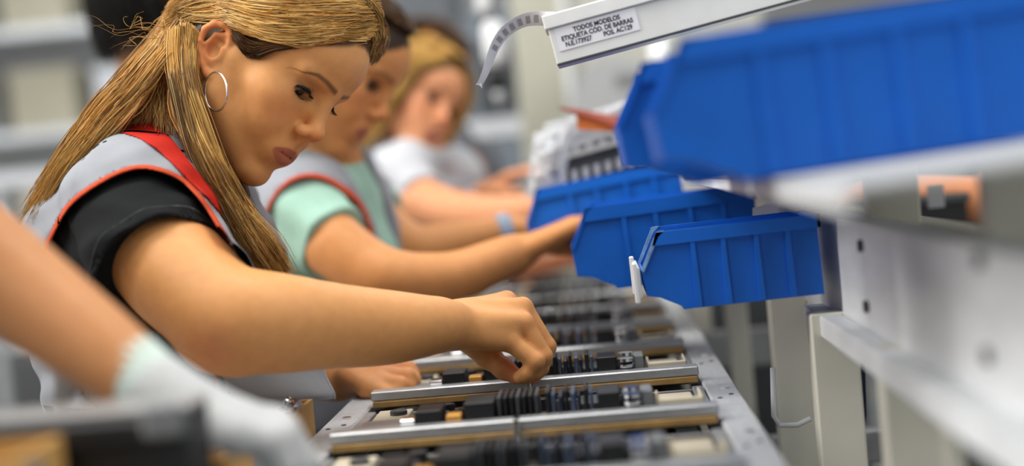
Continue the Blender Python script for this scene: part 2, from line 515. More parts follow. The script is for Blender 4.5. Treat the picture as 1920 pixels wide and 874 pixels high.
# ------------------------------------------------------------------ blue bins
def bin_meshes(L, H, Wd, EDGE):
    """local: x from front lip (0) to back (L), y 0..Wd away from the camera, z 0..H"""
    th = 0.0025
    prof = [(0.0, 0.30*H), (0.06*L, 0.12*H), (0.20*L, 0.0), (L, 0.0), (L, H), (0.115*L, H), (0.0, 0.50*H)]
    prof = [(0.003, 0.22*H), (0.09*L, 0.18*H), (0.205*L, 0.045*H), (0.215*L, 0), (L, 0.0), (L, H), (0.105*L, H), (0.0, 0.56*H)]
    out = []
    b = MB()
    b.prism(prof, 1, 0, th); b.prism(prof, 1, Wd-th, Wd)
    b.box((0.215*L, th, 0), (L, Wd-th, th)); b.box((L-th, th, 0), (L, Wd-th, H))
    b.prism([(0.003, 0.22*H), (0.09*L, 0.18*H), (0.205*L, 0.045*H), (0.215*L, 0), (0.215*L, th), (0.21*L, 0.06*H+th), (0.09*L, 0.18*H+th), (0.003+th, 0.22*H+th), (th, 0.56*H), (0, 0.56*H)], 1, th, Wd-th)
    out.append(('bin_body', b.mesh('bin_body'), BLUE))
    r = MB(); rh = 0.145*H
    for (y0, y1) in ((-0.004, 0.0), (Wd, Wd+0.004)):
        r.prism([(0.075*L, H-rh), (L+0.003, H-rh), (L+0.003, H+0.002), (0.10*L, H+0.002)], 1, y0, y1)
    r.box((L, -0.004, H-rh), (L+0.003, Wd+0.004, H+0.002))
    out.append(('rim', r.mesh('rim'), BLUE))
    for y in (-0.002, Wd-0.001):
        e = MB(); e.prism([(0.0, 0.56*H), (0.105*L, H+0.002), (0.145*L, H+0.0026), (0.15*L, H+0.002), (0.115*L, H-0.003), (0.012*L, 0.53*H)], 1, y-0.002, y+0.003)
        out.append(('front_edge', e.mesh('front_edge'), EDGE))
    for u in (0.30, 0.47, 0.655, 0.83):
        for y0 in (-0.0034, Wd-0.0008):
            w = 0.018*L
            m_ = MB().prism([(u*L-w, 0.01*H), (u*L+w, 0.01*H), (u*L+w*0.7, H-rh), (u*L-w*0.7, H-rh)], 1, y0, y0+0.0042)
            out.append(('rib', m_.mesh('rib'), BLUE))
    lp = MB().box((-0.006, -0.003, 0.20*H), (-0.0015, Wd+0.003, 0.60*H), 0.001)
    out.append(('label_holder', lp.mesh('label_holder'), WHITE))
    for yy in (0.004, Wd-0.004):
        out.append(('label_clip', MB().box((-0.009, yy-0.008, 0.14*H), (-0.004, yy+0.006, 0.66*H), 0.001).mesh('label_clip'), WHITE))
    return out
def place_bin(meshes, p, tilt, label, clips=True):
    t = thing('storage_bin', label, 'bin', p, 'blue open-front storage bins')
    t.rotation_euler = (0, -tilt, 0)
    for nme, me, m in meshes:
        if not clips and nme.startswith('label'): continue
        o = put(nme, me, m, t)
        if nme == 'label_holder': lh = o
        if nme == 'label_clip': o.parent = lh
    return t
# near sharp bin: front foot to back foot
pF, pB = at(1283, 580, 1.50), at(1546, 551, 1.50)
Ln = np.linalg.norm(pB-pF)/0.785
Hn = np.linalg.norm(at(1546, 404, 1.50)-pB)
tl = math.atan2(pB[2]-pF[2], pB[0]-pF[0])
ex = np.array([math.cos(tl), 0, math.sin(tl)])
BN = bin_meshes(Ln, Hn, 0.115, BLUEE)
place_bin(BN, pF-ex*0.215*Ln, tl, 'sharp small blue bin with white label clips, nearest on the lower row')
# dark bin behind
q0 = at(1158, 546, 1.80)
LB = 0.225; HB = 0.100
BB = bin_meshes(LB, HB, 0.15, BLUE)
place_bin(BB, q0-np.array([0.215*LB, 0, 0]), math.radians(3.0), 'shaded dark blue bin right behind the sharp bin with label clips', False)
q1 = at(1066, 488, 2.10)
place_bin(BB, q1-np.array([0.215*LB, 0, 0]), math.radians(6.5), 'blue bin holding the clear plastic pack, farthest on the lower row', False)
# big blurred bins of the upper row
g0, g1 = at(1420, 338, 1.02), at(1920, 262, 1.02)
tl2 = math.atan2(g1[2]-g0[2], g1[0]-g0[0])
BU = bin_meshes(0.26, 0.100, 0.15, BLUE)
ex2 = np.array([math.cos(tl2), 0, math.sin(tl2)])
UP1 = at(1395, 340, 1.02)-ex2*0.215*0.26
place_bin(BU, UP1, tl2, 'big blurred blue bin at the upper right, nearest on the upper row', False)
UP2 = at(1305, 345, 1.20)-ex2*0.215*0.26
place_bin(BU, UP2, tl2, 'blurred blue bin at the upper right, peeping out behind the nearest one', False)
UPX = ex2

# ------------------------------------------------------------------ rack on the right
XP = 0.236
rk = thing('bin_rack', 'pale grey metal rack with side panel, slanted rail and uprights under the bins', 'rack', (0.3, 1.5, 0))
zt = pB[2]+Hn*0.92
spn = part('side_panel', MB().box((XP, 0.62, 0.915), (XP+0.004, 2.9, zt), 0.001), GREYP, rk)
part('panel_lip', MB().box((XP, 0.62, zt), (XP+0.03, 2.9, zt+0.003), 0.001), GREYP, rk)
for (px, py) in ((1615, 461), (1626, 575), (1838, 488), (1853, 668)):
    a = atx(px, py, XP-0.001)
    part('panel_bolt', MB().tube([(XP-0.004, a[1], a[2]), (XP+0.001, a[1], a[2])], 0.0055, 12), DGREY, spn)
# slanted angle rail
part('angle_rail', MB().box((XP-0.022, 0.62, 0.922), (XP-0.002, 1.62, 0.926), 0.001).box((XP-0.024, 0.62, 0.905), (XP-0.020, 1.62, 0.926), 0.001), GREYP, rk)
# vertical plates below, each facing the camera
def plate(px0, px1, py0, Y, m=CREAM, zb=0.0, name='upright'):
    a = at(px0, py0, Y); b = at(px1, py0, Y)
    return part(name, MB().box((a[0], Y, zb), (b[0], Y+0.03, a[2]), 0.002), m, rk)
plate(1440, 1512, 545, 1.78); plate(1518, 1606, 590, 1.50); plate(1650, 1752, 655, 1.22)
plate(1360, 1400, 560, 2.3); plate(1290, 1330, 540, 2.6)
plate(1768, 1800, 700, 1.10)
part('cross_beam', MB().box((XR1+0.06, 1.85, 0.70), (0.5, 1.88, 0.74), 0.002), STEEL, rk)
part('cross_beam', MB().box((XR1+0.03, 1.40, 0.66), (0.5, 1.43, 0.70), 0.002), CREAM, rk)
part('cross_beam', MB().box((XR1+0.03, 2.5, 0.74), (0.5, 2.53, 0.80), 0.002), STEEL, rk)
part('back_sheet', MB().box((0.42, 0.62, 0.0), (0.424, 2.3, 0.86), 0.001), MGREY, rk)
part('end_sheet', MB().box((XR1+0.03, 3.05, 0.0), (0.42, 3.06, 0.90), 0.001), DGREY, rk)
a = at(1450, 690, 1.62)
part('wire_loop', MB().tube([at(1449, 690, 1.62), at(1451, 780, 1.62), at(1462, 798, 1.62), at(1495, 797, 1.62), at(1520, 785, 1.62)], 0.003, 8), WHITE, rk, True)
part('cable', MB().tube([at(1600, 560, 1.66), at(1612, 690, 1.66), at(1615, 780, 1.66), at(1600, 860, 1.66)], 0.006, 8), NAVY, rk, True)
part('foot_clamp', MB().box(at(1838, 815, 1.0), at(1868, 900, 1.0)+np.array([0, 0.03, 0]), 0.002), DGREY, rk)
# upper shelf under the big bins and its uprights
sh = MB()
def shelfbox(mb, o, x0, x1, y0, y1, z0, z1, bev=0.001):
    Rm = np.array([[math.cos(tl2), 0, -math.sin(tl2)], [0, 1, 0], [math.sin(tl2), 0, math.cos(tl2)]])
    return mb.box((x0, y0, z0), (x1, y1, z1), bev, Rm, o)
sh = shelfbox(MB(), (UP1[0], 0, UP1[2]), 0.075, 0.34, 0.74, 2.9, -0.006, -0.0015)
part('shelf_plate', sh, mat('grey_shelf_sheet', (168, 171, 174), 0.5, 0, 0.08, 9), rk)
part('shelf_lip', shelfbox(MB(), (UP1[0], 0, UP1[2]), 0.076, 0.08, 0.74, 2.9, -0.016, -0.006), GREYP, rk)
for (px0, px1, Y) in ((1500, 1566, 1.75), (1626, 1722, 1.42), (1850, 1935, 1.06), (1420, 1490, 2.1)):
    a = at(px0, 330, Y); b = at(px1, 330, Y)
    zz = UP1[2]+(a[0]-UP1[0])*math.tan(tl2)-0.006
    part('shelf_post', MB().box((a[0], Y, 0.90), (b[0], Y+0.03, zz), 0.002), CREAM, rk)
part('far_rail', MB().box((0.30, 0.62, 0.985), (0.33, 3.0, 1.015), 0.002), CREAM, rk)
a = at(1758, 372, 1.35)
o = part('paper_tag', MB().box(at(1738, 350, 1.36), at(1772, 388, 1.36)+np.array([0, 0.001, 0])), PAPER, rk)
a, b = at(1410, 385, 1.66), at(1460, 418, 1.66)
part('paper_tag', MB().add([at(1411, 390, 1.68), at(1458, 378, 1.68), at(1461, 412, 1.68), at(1411, 415, 1.68), at(1411, 390, 1.683), at(1458, 378, 1.683), at(1461, 412, 1.683), at(1411, 415, 1.683)],
     [(0, 1, 2, 3), (4, 7, 6, 5), (0, 4, 5, 1), (1, 5, 6, 2), (2, 6, 7, 3), (3, 7, 4, 0)]), PAPER, rk)

# ------------------------------------------------------------------ label chute with ribbon
YF = 1.52
c0, c1 = at(1045, 122, YF), at(1492, 0, YF)
ux = (c1-c0)/np.linalg.norm(c1-c0); uz = np.array([-ux[2], 0, ux[0]])
hch = np.linalg.norm(at(1019, 30, YF)-c0)
Rc = np.array([ux, [0, 1, 0], uz]).T
ch = thing('label_chute', 'slanted aluminium label chute with a printed white sticker', 'chute', c0)
def chb(name, lo, hi, m, bev=0.001):
    return part(name, MB().box(lo, hi, bev, Rc, c0), m, ch)
Lc = 0.62
CHM = mat('pale_chute_aluminium', (226, 227, 224), 0.45, 0.0, 0.04, 25, 0.02)
chb('channel_side', (0, 0, 0), (Lc, 0.003, hch*0.72), CHM)
chb('channel_side', (0, 0.062, 0), (Lc, 0.065, hch*0.72), ALU)
chb('channel_base', (0, 0.003, 0), (Lc, 0.062, 0.003), ALU)
chb('cover', (-0.003, -0.003, hch*0.72), (Lc, 0.068, hch), mat('light_aluminium_cover', (236, 237, 234), 0.4, 0.0, 0.06, 40))
chb('bottom_seam', (0.0, -0.0012, -0.0015), (Lc, 0.001, 0.0012), DGREY, 0.0003)
# sticker
sx0, sx1, sz0, sz1 = 0.006, 0.090, 0.0125, hch*0.70
st = chb('sticker', (sx0, -0.0008, sz0), (sx1, -0.0001, sz1), PAPER, 0.0)
def text_mesh(s, size):
    cu = bpy.data.curves.new('t', 'FONT'); cu.body = s; cu.size = size; cu.extrude = 0.0; cu.align_x = 'CENTER'
    cu.offset = 0.00022
    ob = bpy.data.objects.new('t', cu); COL.objects.link(ob)
    bpy.context.view_layer.update()
    me = bpy.data.meshes.new_from_object(ob.evaluated_get(bpy.context.evaluated_depsgraph_get()))
    bpy.data.objects.remove(ob); bpy.data.curves.remove(cu)
    return me
for s, cx, cz in (('TODOS MODELOS', 0.049, 0.0282), ('ETIQUETA C\u00d3D. DE BARRAS', 0.048, 0.0218), ('N.E.173927', 0.027, 0.0155), ('POS. AC129', 0.068, 0.0155)):
    me = text_mesh(s, 0.0066); me.name = 'printed_line'
    n = len(me.vertices); co = np.zeros(n*3); me.vertices.foreach_get('co', co); co = co.reshape(-1, 3)
    w = (np.stack([co[:, 0]*0.88+cx, np.full(n, -0.0011), co[:, 1]+cz], 1))@Rc.T
    me.vertices.foreach_set('co', w.ravel().astype(np.float32)); me.update()
    put('printed_line', me, INK, st)
# hanger holding the chute from above and a rod to the rack
part('hanger_rod', MB().tube([c0+ux*0.50+np.array([0, 0.03, 0.03]), c0+ux*0.50+np.array([0, 0.03, 0.9])], 0.006, 10), STEEL, ch)
# paper ribbon coming out of the chute
def ribbon(px, w0, YY, n=40):
    pts = np.array([at(a, b, YY) for a, b in px]); s = np.linspace(0, 1, len(pts)); S = np.linspace(0, 1, n)
    c = np.stack([np.interp(S, s, pts[:, i]) for i in range(3)], 1)
    for _ in range(6): c[1:-1] = (c[:-2]+2*c[1:-1]+c[2:])/4
    return c
cr = ribbon([(1040, 36), (1010, 34), (985, 36), (960, 48), (940, 66), (925, 92), (916, 120), (906, 145), (898, 160)], 0, 1.545)
tr = np.gradient(cr, axis=0); tr /= np.linalg.norm(tr, axis=1)[:, None]
tw = np.linspace(0.55, 1.35, len(cr))
nn = np.stack([-tr[:, 2], 0*tr[:, 0], tr[:, 0]], 1)
side = np.cos(tw)[:, None]*nn*1.0+np.sin(tw)[:, None]*np.array([0, 1.0, 0])
hw = 0.0085
rb = thing('label_ribbon', 'curling paper ribbon of labels hanging from the end of the chute', 'ribbon', cr[0])
off = np.cross(tr, side)*0.0003
g = MB().grid(np.stack([cr-side*hw, cr+side*hw], 1)); g.grid(np.stack([cr-side*hw+off, cr+side*hw+off], 1)[::-1])
part('paper_strip', g, PAPER, rb, True)
for i in range(5, 26, 3):
    for j in (0, ):
        a, b = cr[i], cr[i+1]*0.55+cr[i]*0.45+(cr[i+1]-cr[i])
        sd = side[i]*hw*0.55
        n_ = np.cross(tr[i], side[i])*0.0007
        g = MB()
        for sg in (-1, 1):
            g.add([a-sd+n_*sg, a+sd+n_*sg, b+sd+n_*sg, b-sd+n_*sg], [(0, 1, 2, 3)])
        part('printed_label', g, mat('faded_print', (168, 170, 172), 0.7, 0, 0.1, 60), rb)
e = cr[-1]
part('torn_end', MB().add([e-side[-1]*0.003, at(893, 158, 1.545), at(903, 166, 1.545), e+nn[-1]*0.004, at(900, 150, 1.5455)], [(0, 1, 4), (3, 2, 4), (0, 4, 3)]), PAPER, rb)

# ------------------------------------------------------------------ clear plastic pack and cardboard in the far lower bin
YB = 2.16
def quadbox(px, Y, th):
    a = [at(x, y, Y) for x, y in px]; b = [p+np.array([0, th, 0]) for p in a]
    return MB().add(a+b, [(0, 1, 2, 3), (4, 7, 6, 5), (0, 4, 5, 1), (1, 5, 6, 2), (2, 6, 7, 3), (3, 7, 4, 0)])
pk = thing('component_pack', 'dark component tray in clear plastic with pale contacts, leaning in the far blue bin', 'pack', at(1140, 350, YB))
part('dark_tray', quadbox([(1028, 312), (1222, 258), (1232, 320), (1040, 372)], YB, 0.02), mat('grey_antistatic_tray', (112, 114, 116), 0.45, 0, 0.15, 60), pk)
part('dark_band', quadbox([(1032, 306), (1205, 258), (1208, 274), (1036, 322)], YB-0.004, 0.004), DGREY, pk)
part('dark_band', quadbox([(1046, 345), (1225, 296), (1228, 318), (1050, 367)], YB-0.004, 0.004), DGREY, pk)
for i in range(8):
    x = 1050+21*i; y = 338-0.27*(x-1050)*1.0
    part('contact', quadbox([(x, y-12), (x+11, y-15), (x+13, y+6), (x+2, y+9)], YB-0.010, 0.008), WHITE, pk)
for i in range(7):
    x = 1035+25*i; y = 292-0.27*(x-1035)
    part('pocket', quadbox([(x, y-5), (x+14, y-9), (x+14, y), (x, y+4)], YB-0.006, 0.006), MGREY, pk)
part('tray_frame', quadbox([(1208, 250), (1226, 246), (1238, 322), (1222, 326)], YB-0.008, 0.02), BEIGE, pk)
def crinkle(name, label, px, Y, th, amp, seed, n=26):
    """closed pillow of crinkled film"""
    r = np.random.default_rng(seed)
    c = [at(x, y, Y) for x, y in px]
    u = np.linspace(0, 1, n); U, V_ = np.meshgrid(u, u, indexing='ij')
    base = ((1-U)*(1-V_))[..., None]*c[0]+(U*(1-V_))[..., None]*c[1]+(U*V_)[..., None]*c[2]+((1-U)*V_)[..., None]*c[3]
    prof = (np.sin(np.pi*U)**0.5*np.sin(np.pi*V_)**0.5)
    nz = sum(np.sin(r.uniform(3, 22)*U+r.uniform(3, 22)*V_*r.choice([-1, 1])+r.uniform(0, 6))*r.uniform(0.3, 1) for _ in range(9))
    f = base.copy(); b = base.copy()
    f[..., 1] -= prof*th+nz*amp*prof; b[..., 1] += prof*th*0.6+nz*amp*prof
    f[..., 2] += nz*amp*prof; f[..., 0] += np.roll(nz, 3, 0)*amp*prof
    o = part(name, MB().grid(f).grid(b[::-1]), CLEAR, None, True)
    o['label'] = label; o['category'] = 'plastic bag'
    return o
crinkle('plastic_bag', 'crinkled clear plastic bag bulging at the left of the dark component tray', [(985, 372), (1050, 382), (1080, 225), (1000, 250)], 2.14, 0.035, 0.0030, 3)
crinkle('plastic_bag', 'clear plastic film wrapped above the orange cardboard piece', [(1020, 300), (1240, 245), (1262, 165), (1020, 232)], 2.19, 0.03, 0.0028, 5)
cb = thing('cardboard_flap', 'orange folded cardboard flap lying on the clear plastic pack', 'cardboard', at(1140, 240, 2.13))
part('top_flap', MB().add([at(1048, 200, 2.10), at(1082, 204, 2.16), at(1236, 232, 2.20), at(1200, 249, 2.10), at(1048, 204, 2.10), at(1082, 208, 2.16), at(1236, 237, 2.20), at(1200, 254, 2.10)],
     [(0, 1, 2, 3), (4, 7, 6, 5), (0, 4, 5, 1), (1, 5, 6, 2), (2, 6, 7, 3), (3, 7, 4, 0)]), CARDD, cb)
part('side_flap', quadbox([(1080, 212), (1200, 250), (1198, 248), (1082, 243)], 2.105, 0.004), CARDO, cb)
part('end_flap', quadbox([(1196, 226), (1237, 228), (1237, 246), (1198, 250)], 2.12, 0.004), CARDO, cb)

# ------------------------------------------------------------------ left bench, boxes and tray in the foreground
bt = thing('work_bench', 'white laminate bench top left of the line, behind the black tray', 'bench', (-0.48, 0.95, 0))
part('bench_top', MB().box((-0.60, 0.55, 0.80), (-0.36, 1.33, 0.825), 0.003), WOODW, bt)
for x in (-0.57, -0.39):
    for y in (0.6, 1.28):
        part('leg', MB().box((x-0.02, y-0.02, 0), (x+0.02, y+0.02, 0.80), 0.002), STEEL, bt)
# open cardboard box with screws beside the rail
def open_box(name, lo, hi, label, m=CARD):
    t = thing(name, label, 'box', ((lo[0]+hi[0])/2, (lo[1]+hi[1])/2, lo[2]))
    th = 0.004
    part('front_wall', MB().box(lo, (hi[0], lo[1]+th, hi[2])), m, t)
    part('back_wall', MB().box((lo[0], hi[1]-th, lo[2]), hi), m, t)
    part('side_wall', MB().box((lo[0], lo[1]+th, lo[2]), (lo[0]+th, hi[1]-th, hi[2])), m, t)
    part('side_wall', MB().box((hi[0]-th, lo[1]+th, lo[2]), (hi[0], hi[1]-th, hi[2])), m, t)
    part('bottom', MB().box((lo[0]+th, lo[1]+th, lo[2]), (hi[0]-th, hi[1]-th, lo[2]+th)), m, t)
    return t
b0 = at(522, 815, 1.42); b1 = at(612, 768, 1.42)
x0, x1 = b0[0], min(b1[0], XL0-0.003)
sbx = open_box('screw_box', (x0, 1.40, 0.825), (x1, 1.50, b1[2]), 'small brown cardboard box of silver screws beside the left rail')
part('tape_strip', MB().box((x1-0.022, 1.3990, 0.826), (x1-0.017, 1.40, b1[2]-0.001)), CARDD, sbx)
part('filling', MB().box((x0+0.005, 1.405, 0.83), (x1-0.005, 1.495, b1[2]-0.006)), STEEL, sbx)
stand = thing('box_stand', 'grey metal shelf under the small screw box', 'shelf', ((x0+x1)/2, 1.45, 0))
part('shelf_top', MB().box((x0-0.12, 1.36, 0.815), (XL0-0.002, 1.56, 0.825), 0.001), STEEL, stand)
part('leg', MB().box((x0, 1.44, 0), (x0+0.03, 1.47, 0.815), 0.002), STEEL, stand)
rs = np.random.default_rng(11)
sc_me = MB().tube([(0, 0, 0), (0.010, 0, 0)], 0.0017, 8).tube([(0.010, 0, 0), (0.0125, 0, 0)], 0.0035, 10).mesh('screw')
for i in range(26):
    o = put('screw', sc_me, CHROME, None, (rs.uniform(x0+0.008, x1-0.012), rs.uniform(1.408, 1.488), b1[2]-0.003+rs.uniform(0, 0.004)))
    o.rotation_euler = (0, rs.uniform(-0.4, 0.4), rs.uniform(0, 6.28))
    tag(o, 'silver screw lying in the small brown cardboard box', 'screw', 'screws in the small box')
# black tray in the near left corner on cardboard boxes
YT = 0.93
a = at(345, 745, YT); zt_ = at(150, 752, YT)[2]
tb = thing('component_tray', 'black plastic tray with a grey rim, close to the camera at lower left', 'tray', (-0.38, YT, 0.825))
tx1 = a[0]; tx0 = -0.58
part('rim', MB().box((tx0, YT-0.012, zt_-0.030), (tx1+0.003, YT, zt_-0.012), 0.003), BLACK, tb)
part('rim_flange', MB().box((tx0, YT-0.002, zt_-0.012), (tx1+0.002, YT+0.05, zt_-0.008), 0.001), mat('grey_tray_film', (150, 150, 150), 0.3, 0, 0.1, 20, 0.1), tb)
part('tray_wall', MB().box((at(140, 800, YT)[0], YT-0.004, 0.825), (tx1, YT, zt_-0.03), 0.002), BLACK, tb)
part('tray_wall', MB().box((tx1-0.004, YT, 0.825), (tx1, YT+0.05, zt_-0.012), 0.002), BLACK, tb)
part('tray_wall', MB().box((tx0, YT+0.05, 0.825), (tx1, YT+0.054, zt_-0.012), 0.002), BLACK, tb)
part('corner_bracket', MB().box((tx1-0.025, YT-0.016, zt_-0.026), (tx1+0.002, YT-0.008, zt_-0.004), 0.004), MGREY, tb)
xb = at(135, 850, YT)[0]
cbx = open_box('carton', (tx0, YT-0.10, 0.825), (xb, YT-0.014, at(60, 838, YT-0.05)[2]), 'brown carton with grey tape under the black tray rim, lower left corner')
part('tape_strip', MB().box((at(45, 850, YT-0.1)[0], YT-0.1015, 0.826), (at(78, 850, YT-0.1)[0], YT-0.10, at(60, 838, YT-0.05)[2]-0.001)), MGREY, cbx)
a0, a1 = at(420, 880, 1.12), at(500, 848, 1.12)
open_box('carton', (a0[0], 1.10, 0.825), (min(a1[0]+0.005, -0.365), 1.2, a1[2]), 'brown carton below the white gloved hand')
# clear plastic sheets standing behind the tray
def sheet(px, Y, th=0.0012, dy=0.05, bend=0.02):
    n = 14; P3 = []
    for i in range(n):
        s = i/(n-1); row = []
        for j in range(8):
            t_ = j/7
            x = px[0][0]*(1-s)+px[1][0]*s; y = px[0][1]*(1-s)+px[1][1]*s
            p = at(x, y, Y)+np.array([bend*math.sin(s*3.1)*(0.5+t_), dy*t_, 0.006*math.sin(t_*5+s*3)])
            row.append(p)
        P3.append(row)
    return np.array(P3)
for i, (pa, pb, lb) in enumerate((((46, 658), (100, 760), 'clear bent plastic sheet standing behind the black tray, outer one'), ((88, 662), (150, 752), 'clear bent plastic sheet standing behind the black tray, inner one'))):
    S_ = sheet((pa, pb), 1.18)
    g = MB().grid(S_).grid((S_+np.array([0.0012, 0, 0]))[::-1])
    o = part('plastic_sheet', g, mat('smoky_clear_plastic', (150, 146, 138), 0.15, 0.0, 0.2, 12, 0.15, alpha=0.6, spec=0.8), None, True)
    tag(o, lb, 'plastic sheet')

# ------------------------------------------------------------------ hall beyond the line
def cabinet(label, px0, px1, py0, Y, dep, m, name='machine_cabinet', z0=0.0, cat='cabinet'):
    a = at(px0, py0, Y); b = at(px1, py0, Y)
    t = thing(name, label, cat, ((a[0]+b[0])/2, Y, z0))
    part('body', MB().box((a[0], Y, z0), (b[0], Y+dep, a[2]), 0.01), m, t)
    return t, a, b
t, a, b = cabinet('tall cream steel column behind the label ribbon', 950, 1062, -60, 4.2, 0.16, mat('cream_column_paint', (182, 181, 166), 0.6, 0, 0.05, 5), 'column', 0, 'column')
part('base_plate', MB().box((a[0]-0.05, 4.15, 0), (b[0]+0.05, 4.41, 0.02), 0.002), CREAM, t)
part('cable_duct', MB().box((b[0]-0.03, 4.17, 0.3), (b[0]-0.01, 4.2, a[2])), GREYP, t)
t, a, b = cabinet('wide cream partition panel behind the chute', 1062, 1420, -80, 4.9, 0.06, mat('cream_partition', (184, 183, 172), 0.6, 0, 0.05, 3), 'partition_panel', 0, 'partition')
part('panel_frame', MB().box((a[0]-0.03, 4.88, 0), (a[0], 4.98, a[2]), 0.004), GREYP, t)
part('foot', MB().box((a[0], 4.8, 0), (b[0], 4.9, 0.03), 0.004), STEEL, t)
# grey rounded machine under the chute
mt = thing('round_machine', 'grey rounded machine hood under the chute', 'machine', (at(1135, 250, 3.95)[0], 4.0, 0))
pts = [at(x, y, 3.95) for x, y in ((1062, 330), (1066, 210), (1085, 150), (1110, 115), (1150, 104), (1195, 110), (1205, 140), (1207, 330))]
part('hood', MB().prism([(p[0], p[2]) for p in pts], 1, 3.95, 4.15), mat('grey_hood', (168, 170, 172), 0.5, 0, 0.05, 6), mt)
part('pedestal', MB().box((pts[0][0]+0.02, 3.97, 0), (pts[-1][0]-0.02, 4.13, pts[0][2]), 0.004), STEEL, mt)
part('slot', MB().box((pts[4][0], 3.942, pts[4][2]-0.08), (pts[5][0], 3.95, pts[4][2]-0.05), 0.002), MGREY, mt)
# hanging air tools
def tool(px, pyt, Y, label, s=1.0, top=-140):
    a = at(px, pyt, Y); k = Y/FPX
    t = thing('air_screwdriver', label, 'tool', (a[0], Y, a[2]), 'white tools hanging over the line')
    part('body', MB().tube([a, a-[0, 0, 0.01*s], a-[0, 0, 0.075*s], a-[0, 0, 0.10*s]], np.array([0.018, 0.026, 0.026, 0.02])*s, 16), WHITE, t, True)
    part('grip', MB().tube([a-[0, 0, 0.10*s], a-[0, 0, 0.15*s]], 0.019*s, 14), BLACK, t, True)
    part('nose', MB().tube([a-[0, 0, 0.15*s], a-[0, 0, 0.19*s]], [0.016*s, 0.006*s], 12), STEEL, t, True)
    part('hose', MB().tube([a, a+[0.01, 0, 0.1], a+[0.0, 0.02, 0.3], a+[0, 0, 1.2]], 0.006*s, 8), MGREY, t, True)
    return t
tool(923, 40, 3.3, 'white hanging air screwdriver with black grip behind the paper ribbon', 1.0)
tool(905, -30, 3.8, 'white hanging air screwdriver at the top edge, left of the paper ribbon', 0.8)
tool(1236, 75, 3.0, 'white hanging tool under the middle of the chute', 0.9)
# far benches
def bench(label, px0, px1, py, Y, dep=0.7):
    a = at(px0, py, Y); b = at(px1, py, Y)
    t = thing('far_bench', label, 'bench', ((a[0]+b[0])/2, Y, 0))
    part('top', MB().box((a[0], Y, a[2]-0.06), (b[0], Y+dep, a[2]), 0.004), WOODW, t)
    for x in (a[0]+0.04, b[0]-0.04):
        for y in (Y+0.05, Y+dep-0.05):
            part('leg', MB().box((x-0.025, y-0.025, 0), (x+0.025, y+0.025, a[2]-0.06), 0.003), STEEL, t)
    return t
bench('far white bench behind the blonde third worker', 800, 1010, 236, 5.4)
bench('far white bench at the left edge behind the hair', -60, 190, 330, 6.0, 0.8)
t, a, b = cabinet('blue grey machine cabinet above the far bench', 860, 985, 30, 6.6, 0.6, mat('blue_grey_enamel', (112, 120, 128), 0.5, 0, 0.05, 4))
part('door', MB().box((a[0]+0.02, 6.585, 0.1), (b[0]-0.02, 6.6, a[2]-0.05), 0.003), mat('blue_grey_enamel', (0, 0, 0)), t)
part('dark_window', MB().box((a[0]+0.05, 6.575, a[2]-0.45), (b[0]-0.05, 6.586, a[2]-0.15), 0.003), DGREY, t)
t, a, b = cabinet('slate grey machine cabinet behind the third worker', 690, 850, -30, 7.2, 0.6, mat('slate_enamel', (98, 102, 106), 0.5, 0, 0.05, 4))
part('door', MB().box((a[0]+0.02, 7.185, 0.1), (b[0]-0.02, 7.2, a[2]-0.05), 0.003), mat('slate_enamel', (0, 0, 0)), t)
# storage shelving on the far left with boxes
ss = thing('storage_rack', 'grey storage rack with four shelves far behind on the left', 'rack', (-3.4, 8.0, 0))
for z in (0.4, 0.95, 1.5, 2.05):
    part('shelf', MB().box((-4.6, 7.8, z), (-2.2, 8.4, z+0.05), 0.003), GREYP, ss)
for x in (-4.6, -3.4, -2.2):
    part('post', MB().box((x-0.03, 7.8, 0), (x+0.03, 7.86, 2.6), 0.003), STEEL, ss)
cols = [((206, 200, 186), 'cream'), ((172, 166, 146), 'tan'), ((96, 100, 104), 'dark grey'), ((214, 216, 220), 'white'), ((170, 172, 170), 'pale grey')]
pos = ['far left', 'left', 'middle', 'right', 'far right']
zn = {0.95: 'second', 1.5: 'third', 2.05: 'top', 0.4: 'lowest'}
for z in (0.95, 1.5, 2.05):
    for i in range(5):
        c, cn = cols[(i*2+int(z*10)) % 5]
        x = -4.5+i*0.47
        w = 0.36; h = 0.28+0.07*((i*7+int(z*9)) % 4)/3
        t = thing('stored_carton', '%s carton at the %s of the %s shelf of the far rack' % (cn, pos[i], zn[z]), 'box', (x+w/2, 8.1, z+0.05), 'cartons on the far rack')
        m = mat('carton_'+cn.replace(' ', '_'), c, 0.7, 0, 0.06, 6)
        part('body', MB().box((x, 7.9, z+0.05), (x+w, 8.3, z+0.05+h), 0.004), m, t)
        part('lid', MB().box((x-0.006, 7.894, z+0.05+h-0.05), (x+w+0.006, 8.306, z+0.055+h), 0.004), m, t)
# ------------------------------------------------------------------ people
SKIN = mat('skin', (0, 0, 0), 0.48, 0, 0.05, 90, 0.06, spec=0.35, attr='col', sss=0.12, bscale=420)
HAIRM = mat('hair_strands', (0, 0, 0), 0.38, 0, 0.10, 60, spec=0.45, attr='col')
TSHIRT = mat('black_cotton', (22, 24, 26), 0.85, 0, 0.10, 140, 0.10, spec=0.2, bscale=500)
VESTM = mat('pale_grey_vest_cloth', (146, 149, 156), 0.75, 0, 0.05, 30, 0.25, spec=0.25, bscale=30)
REDM = mat('red_vest_trim', (184, 34, 20), 0.7, 0, 0.06, 60, spec=0.25)
ORNM = mat('orange_piping', (190, 72, 38), 0.7, 0, 0.06, 60, spec=0.25)
EYEM = mat('eye', (0, 0, 0), 0.12, 0, 0.02, 60, spec=0.6, attr='col')
LASH = mat('dark_lashes', (20, 14, 11), 0.6, 0, 0.05, 60)
SILVER = mat('silver_earring', (225, 225, 226), 0.18, 1.0, 0.04, 60)

